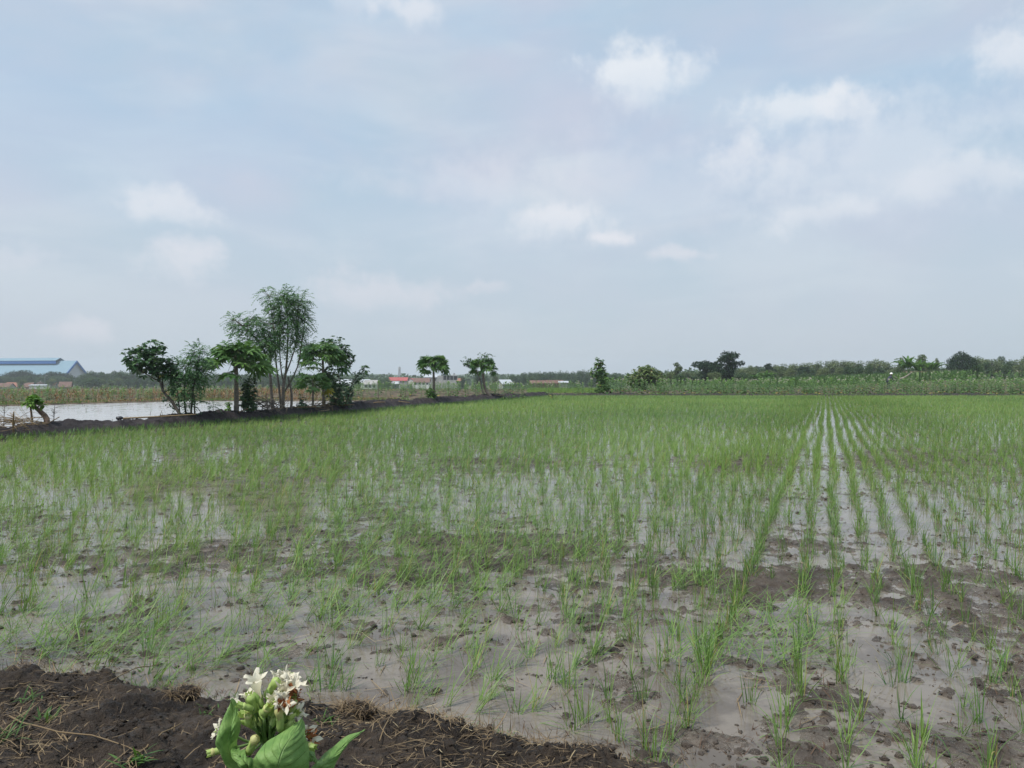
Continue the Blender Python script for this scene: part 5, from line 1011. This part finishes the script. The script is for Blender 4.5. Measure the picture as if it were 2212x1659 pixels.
loft_leaf([(1250, 1560, .02), (1500, 1270, .0), (1590, 1170, .01), (1720, 1040, .03), (1900, 920, .05), (2085, 838, .08)], [(1280, 1580, .02), (1580, 1290, -.01), (1690, 1180, .0), (1800, 1080, .02), (1920, 960, .04), (2087, 838, .08)], [(1300, 1620, .02), (1690, 1330, .01), (1780, 1190, .02), (1860, 1060, .03), (1950, 960, .05), (2087, 837, .08)], seed=4)
loft_leaf([(1150, 1500, .04), (1320, 1180, .03), (1400, 1080, .04), (1470, 1055, .05), (1530, 1110, .05), (1582, 1202, .05)], [(1160, 1500, .04), (1380, 1200, .03), (1440, 1140, .03), (1490, 1120, .04), (1530, 1150, .04), (1582, 1204, .05)], [(1180, 1500, .04), (1400, 1260, .03), (1460, 1200, .03), (1500, 1195, .04), (1540, 1200, .04), (1583, 1206, .05)], seed=5)
# lower leaves, mostly below the picture
for i in range(6):
    az = i * 2.4 + .8; z = .35 + .09 * i; L = .34; d = np.array([math.cos(az), math.sin(az), 0]); s_ = np.array([-d[1], d[0], 0]); t_ = np.linspace(0, 1, 14)[:, None]; w_ = (.085 * np.sin(np.pi * np.clip(t_, 0, 1) ** .8) + .004); c_ = d * t_ * L + np.array([0, 0, 1]) * (z + .12 * t_ - .28 * t_ ** 2)
    if d[1] > .3 or z > .62: continue
    u = np.linspace(-1, 1, 7)[None, :, None]; V = c_[:, None, :] + s_ * (w_[:, None, :] * u) + np.array([0, 0, .02]) * np.abs(u); ii = np.arange(13)[:, None]; jj = np.arange(6)[None]; mb = MB(); mb.add(V.reshape(-1, 3), np.stack([ii * 7 + jj, ii * 7 + jj + 1, (ii + 1) * 7 + jj + 1, (ii + 1) * 7 + jj], -1).reshape(-1, 4), None, .5, np.stack([np.broadcast_to(np.linspace(0, 1, 7)[None], (14, 7)), np.broadcast_to(t_, (14, 7))], -1).reshape(-1, 2)); mb.build('leaf', BIGLEAF, rt, uv=True)
def ortho(d):
    a = norm(np.cross(d, [.2, 1, .1])); return a, np.cross(d, a)
def rev(mb, a, b, prof_, n=14, lob=5, var=.7, ruff=0.0, bend=0.0):
    """surface of revolution from a to b; prof_ = (t, radius, lobe)"""
    d = b - a; L = np.linalg.norm(d); dn = d / L; u, v = ortho(dn); th = np.linspace(0, 2 * np.pi, n, endpoint=False); V = []
    for (t_, r_, lb) in prof_:
        tt_ = t_ + lb * .05 * np.cos(lob * th); rr = r_ * (1 + lb * .45 * np.maximum(np.cos(lob * th), -.4)) + ruff * lb * r_ * .3 * rng.normal(0, 1, n); c_ = a + d * tt_[:, None] + np.array([0, 0, -1]) * (bend * t_ * (1 - t_) * L) + (ruff * lb * .004 * rng.normal(0, 1, (n, 1))) * dn
        V.append(c_ + (np.cos(th)[:, None] * u + np.sin(th)[:, None] * v) * rr[:, None])
    m_ = len(prof_); i = np.arange(m_ - 1)[:, None]; k = np.arange(n)[None]; Q = np.stack([i * n + k, i * n + (k + 1) % n, (i + 1) * n + (k + 1) % n, (i + 1) * n + k], -1).reshape(-1, 4); mb.add(np.concatenate(V) - O, Q, None, var)
def calyx(a, b, r=.0075, v=.5):
    mb = MB(); e = a + (b - a) * min(1, .021 / np.linalg.norm(b - a)); rev(mb, a, e, [(0, r * .25, 0), (.15, r * .85, 0), (.5, r * .92, 0), (.8, r * .78, 0), (1.0, r * .8, .4), (1.35, r * .55, 1.6)], 20, 5, v); return mb
def pedicel(mb, a, frm=None):
    frm = stem_top + [rng.normal(0, .004), 0, rng.uniform(-.05, .0)] if frm is None else frm; tube(mb, spline([frm, (frm + a) / 2 + [0, 0, -.008], a], 7) - O, .0022, 6, .4)
pm = MB()
def flower(bx, by, mx_, my, d=0.0, d2=0.0, size=1.0, state=.85, mat=None, ruff=.3, wilt=False):
    a = Cp(bx, by, d); b = Cp(mx_, my, d2); pedicel(pm, a); r = .0042 * size; mb = MB(); n = 40
    rev(mb, a, b, [(0, r * .9, 0), (.35, r * .9, 0), (.6, r * 1.0, 0), (.78, r * 1.75, 0), (.90, r * 1.9, .05), (.96, r * 2.4, .35), (1.0, r * 2.6, .7), (.99, r * 2.85, 1.0)] if not wilt else [(0, r * .9, 0), (.4, r, 0), (.7, r * 1.7, .2), (.88, r * 2.3, .5), (1.0, r * 2.6, 1.0), (.95, r * 3.0, 1.2)], n, 5, state, ruff)
    f = mb.build('flower', mat or PETAL, rt); cm = calyx(a - (b - a) * .02, b, .0062 * size); cm.build('calyx', BUDM, f)
    if wilt:
        w_ = MB(); rev(w_, a + (b - a) * .7, b + (b - a) * .02, [(0, r * .8, 0), (.5, r * 1.8, .5), (.9, r * 2.4, 1.0)], 20, 4, .5, 1.2); w_.build('withered_rim', WILT, f)
    return f
flower(945, 630, 872, 275, .01, -.01, 1.15); flower(1030, 520, 1125, 235, .04, .05, .85, .8); flower(1150, 470, 1215, 250, .03, .02, 1.05, .85, ruff=.8); flower(1190, 500, 1300, 320, .02, .01, 1.3, .88, ruff=1.0); flower(1120, 540, 1195, 400, .0, -.02, .85, .6, ruff=.9)
flower(835, 620, 800, 450, .02, .02, 1.05, .75, ruff=.5); flower(850, 640, 640, 560, .03, .04, 1.0, .85, ruff=.4); flower(1050, 690, 1085, 500, -.02, -.03, .95, .7, ruff=.5); flower(1065, 690, 1185, 530, -.03, -.05, 1.0, .8, ruff=.8, wilt=True); flower(1180, 520, 1310, 480, .0, -.01, .8, .3, mat=WILT, ruff=1.2, wilt=True)
flower(1240, 730, 1350, 650, .01, .0, 1.05, .88, ruff=.7); flower(1330, 990, 1490, 905, .03, .02, 1.1, .8, ruff=.6, wilt=True); flower(620, 900, 440, 850, .02, .01, 1.0, .85, ruff=.5); flower(1240, 400, 1270, 270, .05, .06, .9, .85, ruff=.9)
def budf(bx, by, ex, ey, d=0, s=1.0, yellow=False, var=.4):
    a = Cp(bx, by, d); b = Cp(ex, ey, d - .01); pedicel(pm, a); mb = MB(); r = .0038 * s; rev(mb, a, b, [(0, r, 0), (.4, r, 0), (.65, r * 1.15, 0), (.8, r * 1.6, .05), (.92, r * 1.25, .1), (1.0, r * .25, 0)], 16, 5, var); f = mb.build('bud', YBUD if yellow else BUDM, rt); calyx(a - (b - a) * .03, b, .0058 * s, .5).build('calyx', BUDM, f)
budf(1000, 480, 1130, 285, .0, 1.35, var=.55); budf(870, 650, 820, 470, -.02, 1.25, var=.5); budf(850, 620, 720, 585, -.03, 1.0, var=.8); budf(1160, 860, 1130, 600, -.04, 1.25, True, .4); budf(800, 800, 797, 670, -.02, 1.15, True, .6); budf(1270, 660, 1312, 515, .0, 1.1, var=.5)
budf(1190, 850, 1300, 765, -.03, 1.1, var=.75); budf(800, 1110, 890, 920, -.03, 1.3, True, .7); budf(540, 1060, 375, 1108, .01, 1.15, True, .4); budf(1400, 1010, 1503, 1038, .01, 1.15, True, .4); budf(960, 680, 1022, 600, -.04, 1.2, True, .5); budf(1230, 760, 1250, 630, .02, 1.0, var=.5); budf(820, 690, 735, 680, -.01, 1.1, True, .5); budf(900, 960, 960, 880, .03, .9, var=.6)
rb = np.random.default_rng(5)
for i in range(44):
    a_ = rb.random() * 6.28; q_ = rb.random() ** .5; cx_ = 1020 + 230 * q_ * math.cos(a_); cy_ = 720 + 190 * q_ * math.sin(a_); d_ = rb.uniform(-.04, .05); a = Cp(cx_, cy_, d_); dr = norm(np.array([math.cos(a_) * .8, rb.normal(0, .4), .7])); mb = MB(); r = .0046 * rb.uniform(.75, 1.1); rev(mb, a, a + dr * .021, [(0, r * .3, 0), (.2, r * .9, 0), (.55, r, 0), (.85, r * .65, .1), (1.05, r * .15, .2)], 14, 5, rb.uniform(.15, .8)); mb.build('bud', BUDM, rt); pedicel(pm, a)
pm.build('flower_stalks', STEM, rt)

# ---------------------------------------------------------------- haze
m, t, out = new_mat('haze_air'); v = t.node('ShaderNodeVolumePrincipled'); v.inputs['Color'].default_value = (.86, .92, 1.0, 1); v.inputs['Density'].default_value = HAZE; v.inputs['Anisotropy'].default_value = 0.2; t.l.new(v.outputs[0], out.inputs['Volume'])
mb = MB(); box(mb, -1750, 1750, -400, 1700, -7, 46); o = mb.build('haze', m, smooth=False); tag(o, 'thin pale haze in the air over the fields', 'haze', kind='stuff')
